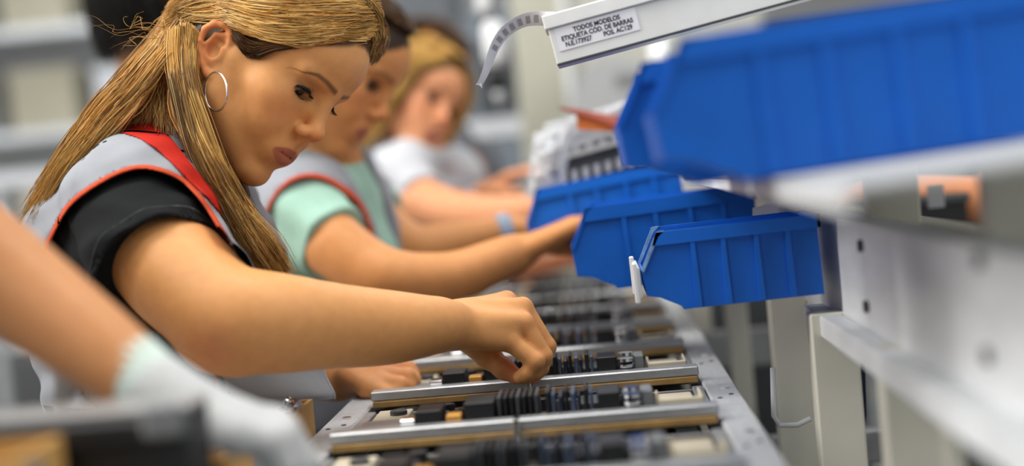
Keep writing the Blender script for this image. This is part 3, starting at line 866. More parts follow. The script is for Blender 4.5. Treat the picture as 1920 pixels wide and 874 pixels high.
def sst(x, a, b):
    t = np.clip((x-a)/(b-a), 0, 1); return t*t*(3-2*t)
def unit(v): v = np.array(v, float); return v/np.linalg.norm(v)

class Head:
    """head frame in mm: x forward, y to the person's left, z up, origin between the ear holes"""
    def __init__(s, t, R, sc=1.0): s.t = np.array(t, float); s.R = np.array(R, float); s.s = sc
    def w(s, *p): return s.t+s.R@(np.array(p, float)*s.s/1000.0)
    def W(s, P): return s.t+(np.asarray(P, float)*s.s/1000.0)@s.R.T
    def q(s, p): return (p-s.t)@s.R*(1000.0/s.s)
    def field(s, fine=True):
        F = Field(); m = s.s/1000.0
        def ell(c, r, k=10, op='u', rot=None):
            F.ell(s.w(*c), np.array(r)*m, s.R if rot is None else s.R@rot, k*m, op)
        def cone(a, b, ra, rb, k=8, op='u'): F.cone(s.w(*a), s.w(*b), ra*m, rb*m, k*m, op)
        def roty(a):
            a = math.radians(a); return np.array([[math.cos(a), 0, math.sin(a)], [0, 1, 0], [-math.sin(a), 0, math.cos(a)]])
        ell((2, 0, 42), (93, 72, 84), 0)
        ell((44, 0, 52), (54, 60, 44), 22)
        ell((46, 0, -14), (46, 52, 66), 22)
        ell((58, 0, -52), (38, 38, 38), 18)
        for sy in (-1, 1):
            ell((56, 40*sy, -12), (26, 20, 19), 18)                       # cheekbone
            ell((64, 29*sy, -36), (24, 20, 22), 18)                       # cheek
            cone((8, 54*sy, -12), (16, 48*sy, -52), 13, 13, 24)           # ramus
            cone((16, 48*sy, -52), (74, 13*sy, -91), 13, 11, 24)          # jaw line
            cone((91, 10*sy, 31), (78, 44*sy, 31), 7, 6, 10)              # brow ridge
        ell((81, 0, -90), (14, 17, 13), 12)                               # chin
        for sy in (-1, 1):
            ell((97, 29*sy, 12), (13, 17, 10.5), 10, 's')                   # orbit
            ell((100, 15*sy, 10), (8, 6, 12), 8, 's')
        # nose
        cone((91, 0, 22), (107.5, 0, -14), 7, 7.2, 13)
        ell((108.5, 0, -16.5), (9.5, 9.5, 8.5), 7)
        for sy in (-1, 1):
            ell((100, 11.5*sy, -22.5), (8.5, 6.2, 6.5), 5)
            ell((104.5, 6.5*sy, -28.8), (6, 3.4, 4.2), 1.5, 's')
        cone((102, 0, -28), (98, 0, -38), 5, 5, 7)                        # columella
        # mouth mound and lips
        ell((88, 0, -55), (14, 27, 18), 10)
        for sy in (-1, 1):
            cone((98.3, 4*sy, -48.5), (90.5, 20*sy, -54), 4.0, 2.0, 4)
            cone((96.5, 3*sy, -60.5), (90, 17*sy, -57), 4.8, 2.2, 4)
        for sy in (-1, 1):
            cone((102.6, 0, -54.5), (97.5, 13*sy, -54), 0.9, 0.9, 2.2, 's')
            cone((97.5, 13*sy, -54), (88.5, 24*sy, -56), 0.9, 1.1, 2.2, 's')
        ell((102, 0, -73), (8, 16, 5), 7, 's')
        # eyes: lids over the eyeball, then the opening
        for sy in (-1, 1):
            ell((71.5, 28.5*sy, 12), (13.8, 14.5, 13.2), 4)
            ell((85.5, 28.5*sy, 8.2), (7.5, 15.0, 5.4), 1.5, 's', roty(0))
            ell((71.5, 28.5*sy, 12), (12.0, 12.0, 12.0), 0.5, 's')
        # ears
        for sy in (-1, 1):
            def e(x, z, o=0): return (x*1.0, sy*(68+o-0.40*x), z)
            ell((-6, 68*sy, -14), (11, 7, 21), 5, 'u', roty(-16))
            hel = [(6, -10, 0), (3, 0, 2), (-0.9, 7.3, 3), (-5.6, 10.8, 3), (-11.5, 10, 4), (-19.2, 4.6, 4), (-22.7, -5.5, 4), (-18.8, -17.8, 4), (-13.8, -27.4, 3), (-5.3, -35.2, 2), (3, -39.1, 1), (8, -38.7, 0), (9.1, -31.9, -1), (6.4, -23, -1)]
            rr = [3.0, 3.2, 3.5, 3.7, 3.9, 4.0, 3.9, 3.8, 3.8, 4.2, 4.8, 4.8, 4.4, 3.6]
            for i in range(len(hel)-1):
                a, b = hel[i], hel[i+1]
                cone(e(*a), e(*b), rr[i], rr[i+1], 2.5)
            ah = [(-5, 3, 1), (-12.5, -3, 2), (-13, -14.5, 3), (-6.6, -25.8, 2), (2.9, -29.4, 1)]
            for i in range(len(ah)-1): cone(e(*ah[i]), e(*ah[i+1]), 2.9, 2.9, 2.5)
            ell(e(-3, -16.5, 5), (6.5, 7, 8.5), 2.5, 's', roty(-14))
            ell(e(-3, -6, 4), (5, 5, 4.0), 2.0, 's', roty(-20))
            ell(e(-17, -9, 4), (1.7, 3.2, 9), 2.0, 's', roty(-4))
            cone(e(3.5, -11, 1), e(5.5, -19, 1), 3.6, 3.2, 2.5)
        return F
    def colours(s, V, skin, scalp, lips=(176, 92, 84), base=None):
        q = s.q(V); x, y, z = q[:, 0], q[:, 1], q[:, 2]; ay = np.abs(y)
        sk = lin(skin); c = np.tile(sk, (len(V), 1)) if base is None else base
        near = (np.linalg.norm(q-np.array([10, 0, 10]), axis=1) < 175)
        def mix(m, col):
            m = (m*near)[:, None]; c[:] = c*(1-m)+lin(col)*m
        red = np.array(skin)*np.array([1.0, 0.80, 0.78])
        mix(0.45*np.exp(-(((x-72)/22)**2+((ay-40)/16)**2+((z+18)/18)**2)), red)
        mix(0.5*np.exp(-(((x-110)/14)**2+(ay/14)**2+((z+18)/12)**2)), red)
        mix(0.6*sst(ay, 68, 74)*sst(z, -50, -42)*(x < 14)*(z < 18), red)
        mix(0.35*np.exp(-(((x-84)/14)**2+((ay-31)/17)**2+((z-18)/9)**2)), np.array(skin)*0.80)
        # lips
        u = ay/24.0; zt = -44.5-8.5*u*u-1.2*np.exp(-(ay/3.5)**2); zb = -66+9.5*u*u
        lm = sst(z, zb-1.2, zb+1.2)*(1-sst(z, zt-1.2, zt+1.2))*(1-sst(u, 0.92, 1.05))*sst(x, 84, 90)
        mix(0.72*lm, lips); mix(0.35*lm*sst(z, -56, -53), np.array(lips)*0.72)  # upper lip darker, its shade put into the colour
        # brows
        zc = np.interp(ay, [3, 12, 26, 38, 46, 51, 55], [29.5, 30.5, 33, 33, 29, 23, 16]); th = np.interp(ay, [5, 14, 40, 55], [4.6, 4.4, 3.2, 1.4])
        mix(0.75*(1-sst(np.abs(z-zc), th*0.15, th*1.15))*sst(ay, 4, 9)*(1-sst(ay, 48, 56))*(x > 55), (66, 42, 26))
        # lash line shade is real lashes; upper lid pigment
        mix(0.45*np.exp(-((z-15)/3.0)**2)*sst(ay, 17, 21)*(1-sst(ay, 42, 47))*(x > 74), (120, 74, 56))
        # mole
        mix((np.linalg.norm(q-np.array([78, -40, -36]), axis=1) < 1.6)*0.7, (96, 56, 40))
        # scalp
        az = np.degrees(np.arctan2(ay, x-2))
        zh = np.interp(az, [0, 11, 26, 40, 52, 58, 61, 66, 75, 87, 97, 180], [84, 81, 66, 49.5, 33, 19, 6, 2, 3.5, 10, 16, -30])
        earm = (ay > 66+np.maximum(0, -x)*0.25) & (z < 18) & (x < 16) & (x > -32) & (z > -52)
        mm = sst(z, zh-2.5, zh+4)*(az < 100)+(az >= 100)*sst(z, -45, -35)*(x < -20)
        mix(np.clip(mm, 0, 1)*(~earm), scalp)
        return c
    def eyes(s, parent, gaze=-0.55):
        n, k = 24, 32
        for sy in (-1, 1):
            th = np.linspace(0, math.pi, n); ph = np.linspace(0, 2*math.pi, k, endpoint=False)
            d = unit((math.cos(gaze), -0.05*0, math.sin(gaze)))
            up = unit(np.cross([0, 1, 0], d)); sd = np.cross(d, up)
            V = np.array([math.cos(a)*d+math.sin(a)*(math.cos(b)*up+math.sin(b)*sd) for a in th for b in ph])
            r = np.repeat(th, k); rad = 11.7+0.7*np.exp(-(r/0.35)**2)
            Pm = np.array([71.5, 28.5*sy, 12])+V*rad[:, None]
            Q = np.array([(i*k+j, i*k+(j+1) % k, (i+1)*k+(j+1) % k, (i+1)*k+j) for i in range(n-1) for j in range(k)])
            c = np.where((r < 0.24)[:, None], lin((8, 6, 5)), np.where((r < 0.66)[:, None], lin((34, 21, 14)), lin((168, 156, 150))))  # eye white greyed, the lid's shadow put into its colour
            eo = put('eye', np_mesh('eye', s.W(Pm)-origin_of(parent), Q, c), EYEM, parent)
            # upper lashes
            g = MB()
            a = np.linspace(-1, 1, 15)
            edge = np.array([[71.5+math.sqrt(max(0, 15.2**2-(14.0*u)**2-4.5)), 28.5*sy+14.0*u, 8.2+5.5*math.sqrt(max(0, 1-u*u))+0.2] for u in a])
            g.tube(s.W(edge), np.array([0.6]+[1.5]*13+[0.6])/1000*s.s, 6)
            for u in np.linspace(-0.95, 0.98, 30):
                b0 = np.array([71.5+math.sqrt(15.2**2-(14.0*u)**2-4.5), 28.5*sy+14.0*u, 8.2+5.5*math.sqrt(max(0, 1-u*u))])
                o = np.array([1.0, 0.55*u+0.05*sy, -0.25]); o /= np.linalg.norm(o)
                pts = [b0, b0+o*4.2+[0, 0, -1.0], b0+o*8.0+[0, 0, -0.2]]
                g.tube(s.W(pts), np.array([0.45, 0.33, 0.08])/1000*s.s, 4)
            part('eyelashes', g, LASH, eo, True)
            low = edge.copy(); low[:, 2] = 8.2-(edge[:, 2]-8.4)*0.95
            low[:, 0] = 71.5+np.sqrt(np.maximum(0, 14.9**2-(low[:, 1]-28.5*sy)**2-4.5))
            part('lower_lash_line', MB().tube(s.W(low), np.array([0.2]+[0.4]*13+[0.2])/1000*s.s, 5), LASH, eo, True)

def rotm(axis, deg):
    return np.array(Matrix.Rotation(math.radians(deg), 3, Vector([float(a) for a in axis])))

def spline(pts, n):
    """Catmull-Rom through pts, n samples"""
    P = np.array(pts, float); P = np.vstack([2*P[0]-P[1], P, 2*P[-1]-P[-2]])
    m = len(P)-3; out = []
    for s_ in np.linspace(0, m-1e-6, n):
        i = int(s_); t = s_-i; a, b, c, d = P[i:i+4]
        out.append(0.5*((2*b)+(c-a)*t+(2*a-5*b+4*c-d)*t*t+(3*b-a-3*c+d)*t**3))
    return np.array(out)

def strands(name, parent, guides, n, cols, r=0.00055, jit=0.004, wave=0.002, seg=16, seed=1, rootdark=0.0, order=None, endjit=1.6, label=None, clump=18):
    """n strands blended between neighbouring guide curves; one mesh of thin tapered tubes"""
    rg = np.random.default_rng(seed)
    G = np.array([spline(g, seg) for g in guides]); ng = len(G)
    u = rg.uniform(0, ng-1-1e-6, n); i = u.astype(int); f = (u-i)[:, None, None]
    P = G[i]*(1-f)+G[np.minimum(i+1, ng-1)]*f
    s = np.linspace(0, 1, seg)
    amp = jit*(0.45+endjit*0.5*s)
    cl = rg.integers(0, clump*ng, n); cd = rg.normal(size=(clump*ng, 3))
    d = 0.75*cd[cl]+0.45*rg.normal(size=(n, 3))
    P = P+d[:, None, :]*amp[None, :, None]
    ph = rg.uniform(0, 6.28, clump*ng)[cl]; fr = rg.uniform(1.0, 3.2, clump*ng)[cl]; dv = rg.normal(size=(clump*ng, 3))[cl]
    P = P+(np.sin(ph[:, None]+fr[:, None]*6.28*s[None])*wave)[..., None]*dv[:, None, :]
    cut = rg.uniform(0.86, 1.0, n)
    # shorten ends
    idx = s[None]*cut[:, None]*(seg-1); i0 = np.minimum(idx.astype(int), seg-2); ff = (idx-i0)[..., None]
    ar = np.arange(n)[:, None]
    P = P[ar, i0]*(1-ff)+P[ar, i0+1]*ff
    T = np.gradient(P, axis=1); T /= np.linalg.norm(T, axis=2, keepdims=True)+1e-9
    ref = unit(rg.normal(size=3)); A = np.cross(T, ref); A /= np.linalg.norm(A, axis=2, keepdims=True)+1e-9; Bv = np.cross(T, A)
    rad = r*rg.uniform(0.6, 1.3, n)[:, None]*(1-0.75*s[None]**3)
    ring = [P+rad[..., None]*(math.cos(a)*A+math.sin(a)*Bv) for a in (0, 2.0944, 4.18879)]
    V = np.stack(ring, 2).reshape(-1, 3)
    base = (np.arange(n)*seg*3)[:, None, None]+(np.arange(seg-1)*3)[None, :, None]
    k = np.arange(3); k2 = (k+1) % 3
    Q = np.stack([base+k, base+k2, base+3+k2, base+3+k], -1).reshape(-1, 4)
    cs = np.array([lin(c) for c in cols]); w = rg.integers(0, len(cs), n); w2 = rg.integers(0, len(cs), clump*ng)[cl]
    c = 0.5*cs[w]+0.5*cs[w2]; c = c*(rg.uniform(0.8, 1.15, n)*rg.uniform(0.6, 1.25, clump*ng)[cl])[:, None]
    C = np.repeat(c[:, None, :], seg, 1)
    if rootdark > 0:
        m = (1-sst(s, 0.02, rootdark))[None, :, None]; C = C*(1-m)+lin((58, 36, 20))*m
    C = np.repeat(C[:, :, None, :], 3, 2).reshape(-1, 3)
    o = put(name, np_mesh(name, V-origin_of(parent), Q, C), HAIRM, parent)
    o['kind'] = 'stuff'
    if label: o['label'] = label
    return o

def poly_sdf(poly):
    """signed distance to a closed 2D polygon (negative inside)"""
    P = np.array(poly, float)
    def f(p):
        d = np.full(len(p), 1e9); ins = np.zeros(len(p), bool); n = len(P)
        for i in range(n):
            a = P[i]; b = P[(i+1) % n]; e = b-a; w = p-a
            t = np.clip((w@e)/(e@e), 0, 1); q = w-t[:, None]*e
            d = np.minimum(d, (q*q).sum(1))
            c1 = (a[1] <= p[:, 1]) != (b[1] <= p[:, 1])
            with np.errstate(divide='ignore', invalid='ignore'):
                xx = a[0]+(p[:, 1]-a[1])/(b[1]-a[1]+1e-15)*e[0]
            ins ^= c1 & (p[:, 0] < xx)
        d = np.sqrt(d); return np.where(ins, -d, d)
    return f
def grid_sdf(f, lo, hi, h=0.0015):
    nx, nz = [int((hi[i]-lo[i])/h)+2 for i in (0, 1)]
    X, Z = np.meshgrid(lo[0]+h*np.arange(nx), lo[1]+h*np.arange(nz), indexing='ij')
    G = f(np.stack([X.ravel(), Z.ravel()], 1)).reshape(nx, nz)
    def g(p):
        u = np.clip((p[:, 0]-lo[0])/h, 0, nx-1.001); v = np.clip((p[:, 1]-lo[1])/h, 0, nz-1.001)
        i = u.astype(int); j = v.astype(int); a = u-i; b = v-j
        return (G[i, j]*(1-a)+G[i+1, j]*a)*(1-b)+(G[i, j+1]*(1-a)+G[i+1, j+1]*a)*b
    return g
def smooth_poly(px, Y, n=60):
    P = np.array([at(x, y, Y)[[0, 2]] for x, y in px]); P3 = np.column_stack([P, np.zeros(len(P))])
    P3 = np.vstack([P3, P3[:2]])
    return spline(P3[:-1], n)[:, :2][:-1]
def smin(a, b, k):
    h = np.clip(0.5+0.5*(b-a)/k, 0, 1); return b+(a-b)*h-k*h*(1-h)

def torso_R(fwd, lat):
    f = unit(fwd); l = np.array(lat, float); l = unit(l-f*(l@f)); return np.array([f, l, np.cross(f, l)]).T

# ================================================================== the worker in focus
woman = thing('person', 'sharp blonde woman in grey vest with red collar and black T-shirt, hand on a board', 'person', at(300, 900, 1.66)*np.array([1, 1, 0]))
R1 = np.array([[0.6636961782572514, 0.2429648428251125, 0.7074429080269921], [-0.37816827090159855, 0.9249930531010602, 0.037102703379595356], [-0.6453651228955697, -0.2921573837262161, 0.7057959487587319]])
H1 = Head((-0.356608, 1.640203, 1.241190), R1, 1.03)
S1 = at(262, 402, 1.525); LAT = unit((-0.03, 0.98, -0.10)); S1L = S1+LAT*0.315
RT = torso_R((0.95, -0.12, -0.22), LAT)
NB = at(338, 292, 1.66)
def torso(chest, low, rc, rl, RTm, SR, SL, nb):
    T = Field()
    T.ell(chest, rc, RTm, 0.0); T.ell(low, rl, RTm, 0.08)
    T.cone(SR, SR+0.3*(chest-SR), 0.054, 0.07, 0.05); T.cone(SL, SL+0.3*(chest-SL), 0.054, 0.07, 0.05)
    T.cone(nb, SR+np.array([0, 0, 0.012]), 0.05, 0.040, 0.03); T.cone(nb, SL+np.array([0, 0, 0.012]), 0.05, 0.040, 0.03)
    return T
T1 = torso(at(272, 492, 1.67), at(330, 770, 1.68), (0.118, 0.150, 0.150), (0.115, 0.155, 0.185), RT, S1, S1L, NB)
T1.ell(at(395, 520, 1.66), (0.055, 0.11, 0.06), RT, 0.05)
T1.ell(at(340, 980, 1.68), (0.14, 0.17, 0.12), None, 0.06)
body = Field(); body.merge(H1.field())
tin = Field()
tin.ell(at(272, 492, 1.67), (0.105, 0.137, 0.137), RT, 0.02); tin.ell(at(330, 770, 1.68), (0.10, 0.14, 0.17), RT, 0.08)
tin.cone(NB, S1, 0.046, 0.046, 0.03); tin.cone(NB, S1L, 0.046, 0.046, 0.03); tin.cone(S1, at(272, 492, 1.67), 0.048, 0.07, 0.03); tin.cone(S1L, at(272, 492, 1.67), 0.048, 0.07, 0.03)
body.merge(tin)
body.cone(H1.w(-18, 0, -25), NB, 0.050, 0.056, 0.03)
body.cone(H1.w(-5, 0, -55), at(372, 300, 1.64), 0.040, 0.045, 0.03)
# right arm and hand
arm = [(S1, 0.052), (at(312, 488, 1.465), 0.052), (at(370, 548, 1.43), 0.0485), (at(428, 598, 1.405), 0.0455), (at(482, 604, 1.405), 0.044), (at(560, 608, 1.42), 0.0415), (at(700, 614, 1.475), 0.0355), (at(780, 612, 1.505), 0.0285), (at(845, 607, 1.545), 0.0235)]
asp = spline([list(a)+[r] for a, r in arm], 26)
body.chain(list(asp[:, :3]), list(asp[:, 3]), 0.012)
body.cone(at(408, 638, 1.41), at(426, 640, 1.405), 0.024, 0.022, 0.03)
wr = at(846, 606, 1.55); wr2 = at(852, 596, 1.575)
def hand(F, wrist, mcps, fingers, thumb, rad=1.0, k=0.012):
    for (w, m) in mcps: F.cone(w, m, 0.0165*rad, 0.0115*rad, k)
    for fg in fingers:
        rr = np.linspace(0.0108, 0.0074, len(fg))*rad
        for i in range(len(fg)-1): F.cone(fg[i], fg[i+1], rr[i], rr[i+1], 0.0035)
    rr = np.linspace(0.015, 0.0085, len(thumb))*rad
    for i in range(len(thumb)-1): F.cone(thumb[i], thumb[i+1], rr[i], rr[i+1], 0.007)
mI, mM, mR, mP = at(950, 565, 1.625), at(980, 577, 1.605), at(982, 606, 1.585), at(956, 640, 1.573)
hand(body, wr, [(wr2, mI), (wr2, mM), (wr, mR), (at(850, 625, 1.55), mP)],
     [[mI, at(1008, 622, 1.64), at(1006, 672, 1.635), at(990, 706, 1.625)],
      [mM, at(1026, 650, 1.605), at(1014, 690, 1.605), at(1000, 708, 1.60)],
      [mR, at(1019, 668, 1.585), at(1002, 698, 1.585), at(986, 708, 1.59)],
      [mP, at(1004, 678, 1.570), at(990, 700, 1.572), at(975, 707, 1.578)]],
     [at(870, 630, 1.59), at(915, 668, 1.61), at(945, 692, 1.60), at(968, 706, 1.595)])
body.cone(at(872, 612, 1.575), at(945, 612, 1.595), 0.019, 0.017, 0.015)
# left arm and hand (beyond, in the shade of the right forearm)
EL = at(470, 690, 1.88); WL = at(632, 712, 1.755)
body.chain([S1L, (S1L+EL)/2+np.array([0.0, 0.02, -0.02]), EL, WL], [0.05, 0.045, 0.038, 0.025], 0.02)
mc = [at(700, 690, 1.765), at(712, 694, 1.745), at(716, 703, 1.725), at(705, 716, 1.71)]
hand(body, WL, [(WL, m) for m in mc],
     [[mc[0], at(757, 683, 1.765), at(776, 700, 1.75)], [mc[1], at(765, 692, 1.745), at(775, 712, 1.735), at(752, 722, 1.73)],
      [mc[2], at(762, 706, 1.725), at(765, 724, 1.72), at(745, 730, 1.715)], [mc[3], at(748, 722, 1.705), at(745, 734, 1.70), at(728, 736, 1.70)]],
     [at(655, 705, 1.73), at(690, 726, 1.70), at(722, 738, 1.69)], 1.05)
SK1 = (220, 158, 98); SCALP1 = (74, 48, 26)
def col1(V):
    c = np.tile(lin(SK1), (len(V), 1))
    c = H1.colours(V, SK1, SCALP1, (176, 88, 80), c)
    for p, r in ((at(400, 650, 1.36), 0.022), (mI, 0.012), (mM, 0.012), (mR, 0.012), (mP, 0.012), (at(1026, 650, 1.605), 0.012), (at(1004, 678, 1.57), 0.012)):
        m = 0.35*np.exp(-(np.linalg.norm(V-p, axis=1)/r)**2)[:, None]; c = c*(1-m)+lin((206, 120, 92))*m
    for p, r in ((mc[1], 0.05), (at(968, 700, 1.595), 0.02)):
        m = 0.45*np.exp(-(np.linalg.norm(V-p, axis=1)/r)**2)[:, None]; c = c*(1-m)+lin((206, 108, 84))*m
    return c
lo, hi = body.bounds()
surf('body', body.ev, lo, hi, 0.0018, SKIN, woman, col1, 1)
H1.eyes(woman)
# T-shirt
ax = unit(at(345, 530, 1.437)-S1); hc = at(300, 512, 1.448)
slv = Field(); slv.cone(S1-ax*0.01, hc, 0.064, 0.0695, 0.02)
slv.cone(hc, hc+ax*0.05, 0.0695, 0.072, 0.0)
def wr_(p): # gentle folds
    return 0.0022*np.sin(p[:, 0]*70+p[:, 2]*95+3*np.sin(p[:, 1]*40))+0.0015*np.sin(p[:, 2]*160-p[:, 0]*60)
def shirt(p, c=None, r=None):
    d = smin(T1.ev(p, c, r)-0.004, slv.ev(p, c, r), 0.025)+wr_(p)*0.7
    pl = (p-hc)@ax-0.003
    nearA = np.linalg.norm(p-hc, axis=1) < 0.14
    d = np.where(nearA, np.maximum(d, pl), d)
    inn = np.linalg.norm(p-(hc+((p-hc)@ax)[:, None]*ax), axis=1)-0.0645
    inn = np.maximum(inn, -((p-hc)@ax+0.014))
    d = np.where(nearA, np.maximum(d, -inn), d)
    return d
lo, hi = T1.bounds(0.03); lo = np.minimum(lo, hc-0.12)
lo[2] = max(lo[2], 0.74)
surf('t_shirt', shirt, lo, hi, 0.0028, TSHIRT, woman, None, 2)
def hem(p, c=None, r=None):
    d = slv.ev(p)+wr_(p)*0.7; pl = (p-hc)@ax+0.013
    return np.sqrt(d*d+pl*pl)-0.0011
surf('sleeve_hem', hem, hc-0.11, hc+0.11, 0.0014, mat('black_seam', (74, 76, 80), 0.8, 0, 0.1, 90), woman, None, 0)
# vest
AHP = smooth_poly([(90, 455), (128, 386), (196, 336), (264, 313), (330, 330), (374, 368), (412, 425), (445, 480), (462, 530), (440, 620), (408, 690), (400, 770), (300, 800), (180, 770), (140, 700), (95, 580), (80, 510), (90, 455)], 1.53, 80)
ahf = grid_sdf(poly_sdf(AHP), AHP.min(0)-0.12, AHP.max(0)+0.12)
NKC = [H1.w(-10, 0, -60), at(420, 330, 1.62)]
def vest_raw(p, c=None, r=None):
    d = smin(T1.ev(p, c, r)-0.004, slv.ev(p, c, r), 0.025)+wr_(p)*0.7-0.0085
    return d
def neckcut(p):
    a, b = NKC; ab = b-a; t = np.clip(((p-a)@ab)/(ab@ab), 0, 1.6)
    return np.linalg.norm(p-a-t[:, None]*ab, axis=1)-(0.062-0.012*t)
def fan2(p):   # the openings fan out along lines from the camera position
    k = 1.53/p[:, 1]; return np.stack([p[:, 0]*k, (p[:, 2]-CAM[2])*k+CAM[2]], 1)
def hole(p):
    return np.maximum(ahf(fan2(p)), p[:, 1]-1.66)
def vest(p, c=None, r=None):
    d = vest_raw(p, c, r)
    d = np.maximum(d, -hole(p)); return np.maximum(d, -neckcut(p))
lo, hi = T1.bounds(0.04); lo[2] = 0.76
surf('vest', vest, lo, hi, 0.0027, VESTM, woman, None, 1)
def piping(p, c=None, r=None):
    a = vest_raw(p, c, r); b = ahf(fan2(p)); b = np.where(p[:, 1] > 1.66, 1.0, b)
    return np.sqrt(a*a+b*b)-0.0026
surf('vest_piping', piping, lo, (hi[0], 1.66, hi[2]), 0.0016, ORNM, woman, None, 0, 0.03)
RP = np.array([at(x, y, 1.53)[[0, 2]] for x, y in ((198, 247), (206, 234), (232, 220), (262, 210), (300, 232), (336, 278), (372, 324), (402, 350), (432, 405), (424, 414), (386, 368), (356, 342), (326, 310), (295, 280), (262, 260), (230, 250))])
redp = grid_sdf(poly_sdf(RP), RP.min(0)-0.05, RP.max(0)+0.05)
def collar(p, c=None, r=None):
    d = vest_raw(p, c, r)-0.0022
    d = np.maximum(d, -neckcut(p)); return np.maximum(d, redp(fan2(p)))
surf('collar', collar, at(180, 460, 1.5)*[1, 0, 1]+[0, 1.42, 0], at(470, 180, 1.7)*[1, 0, 1]+[0, 1.66, 0], 0.0018, REDM, woman, None, 1)
# loose front flap of the vest, a darker grey than the rest
def cloth_sheet(rows, n=14, th=0.002):
    A = np.array([[at(*p) for p in r] for r in rows]); R_ = np.array([spline(r, n) for r in A]); R_ = np.array([spline(R_[:, j], n) for j in range(n)])
    nr = np.cross(np.gradient(R_, axis=0), np.gradient(R_, axis=1)); nr /= np.linalg.norm(nr, axis=2, keepdims=True)+1e-9
    return R_, R_+nr*th
A_, B_ = cloth_sheet([[(400, 640, 1.56), (480, 650, 1.57), (560, 655, 1.60), (600, 660, 1.66)], [(410, 690, 1.55), (490, 698, 1.555), (570, 700, 1.585), (608, 702, 1.65)], [(430, 735, 1.55), (505, 742, 1.55), (590, 738, 1.575), (624, 735, 1.63)], [(440, 790, 1.57), (510, 765, 1.56), (590, 752, 1.58), (626, 748, 1.63)]])
fl = part('vest_flap', MB().grid(A_).grid(B_[::-1]), mat('grey_flap_cloth', (136, 138, 142), 0.7, 0, 0.06, 30, 0.2, bscale=30), woman, True)
part('flap_edge', MB().tube(np.vstack([A_[-1][::1]]), 0.0022, 8), VESTM, woman, True)
# earring
ec = at(405, 172, 1.555); a_ = np.linspace(0.3, 2*math.pi-0.1, 40)
e1 = unit(at(428, 168, 1.545)-at(382, 172, 1.575)); e2 = unit(np.cross(e1, [0.2, 1, 0])); rE = 0.0205
part('hoop_earring', MB().tube([ec+rE*(math.cos(t_+1.8)*e1+math.sin(t_+1.8)*e2) for t_ in np.linspace(0, 6.283, 48)], 0.0011, 8, False), SILVER, woman, True)

# hair
EC = np.array([2, 0, 42.0]); ER = np.array([93, 72, 84.0])
def on_skull(px, py, off):
    r = ER+off
    o = (H1.q(CAM[None])[0]-EC)/r; d = (ray(px, py)@R1)*(1000/H1.s)/r
    b = o@d; a = d@d; c = o@o-1; disc = b*b-a*c
    t = (-b-math.sqrt(disc))/a if disc > 0 else -b/a
    return CAM+ray(px, py)*t
def sk(L, off): return [on_skull(x, y, off) for x, y in L]
GOLD = [(238, 192, 110), (222, 170, 86), (196, 142, 62), (250, 216, 144), (166, 112, 46)]
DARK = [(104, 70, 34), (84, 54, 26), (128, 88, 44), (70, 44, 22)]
# swept-back top hair
cap = [sk([(684, 70), (630, 72), (565, 78), (500, 68), (452, 48), (420, 34), (380, 30), (335, 50), (300, 72)], 6),
       sk([(700, 52), (640, 56), (570, 66), (500, 62), (445, 40), (400, 22), (350, 34), (305, 62)], 9),
       sk([(708, 30), (650, 32), (570, 38), (490, 34), (420, 16), (360, 20), (308, 52)], 12),
       sk([(706, 8), (640, 4), (550, 8), (470, 2), (400, -6), (340, 12), (312, 44)], 13),
       sk([(694, -20), (620, -30), (530, -36), (450, -40), (370, -28), (318, 24)], 13),
       sk([(670, -50), (590, -66), (500, -72), (410, -60), (330, 0)], 13)]
strands('hair', woman, cap, 4200, GOLD, 0.00060, 0.0035, 0.0022, 18, 3, 0.0, label='golden blonde hair swept back over the ear')
und = [sk([(690, 84), (640, 82), (580, 86), (520, 90), (478, 108), (455, 84), (430, 50)], 3),
       sk([(688, 66), (640, 66), (580, 74), (520, 78), (470, 84), (445, 60), (415, 36)], 4)]
strands('dark_underlayer', woman, und, 1400, DARK, 0.00055, 0.0022, 0.001, 12, 4)
fr = [[at(640, -30, 1.60), at(696, 10, 1.62), at(712, 50, 1.64), at(706, 86, 1.65), at(690, 116, 1.66)],
      [at(660, -20, 1.66), at(702, 20, 1.66), at(716, 60, 1.67), at(712, 90, 1.68), at(700, 112, 1.69)],
      [at(655, -10, 1.60), at(690, 40, 1.62), at(700, 66, 1.63), at(696, 90, 1.64), at(684, 118, 1.65)]]
strands('front_lock', woman, fr, 900, GOLD[1:]+DARK[:2], 0.00055, 0.004, 0.002, 14, 5)
# lock down the back
bk = [[at(330, 10, 1.70), at(296, 66, 1.67), at(236, 142, 1.64), at(166, 226, 1.615), at(106, 320, 1.60), at(50, 412, 1.60)],
      [at(330, 30, 1.66), at(300, 80, 1.63), at(244, 152, 1.60), at(178, 232, 1.575), at(116, 322, 1.565), at(58, 418, 1.575)],
      [at(340, 45, 1.61), at(308, 92, 1.59), at(254, 162, 1.56), at(192, 238, 1.545), at(130, 320, 1.54), at(72, 412, 1.555)],
      [at(350, 60, 1.585), at(318, 104, 1.565), at(268, 172, 1.55), at(206, 240, 1.535), at(146, 310, 1.535), at(90, 388, 1.55)]]
strands('back_hair', woman, bk, 3800, GOLD+DARK[2:3], 0.00060, 0.0055, 0.002, 16, 6)
ft = [[at(322, 66, 1.58), at(322, 140, 1.555), at(336, 210, 1.545), at(366, 286, 1.532), at(400, 362, 1.53), at(448, 440, 1.53), at(500, 508, 1.54)],
      [at(338, 56, 1.575), at(340, 140, 1.55), at(356, 216, 1.54), at(386, 296, 1.528), at(424, 372, 1.525), at(474, 448, 1.53), at(516, 512, 1.54)],
      [at(352, 52, 1.57), at(352, 140, 1.555), at(372, 226, 1.54), at(404, 310, 1.53), at(446, 392, 1.528), at(494, 458, 1.532), at(530, 514, 1.545)],
      [at(366, 60, 1.575), at(364, 150, 1.56), at(386, 240, 1.548), at(418, 322, 1.54), at(468, 404, 1.535), at(508, 462, 1.54), at(540, 516, 1.55)]]
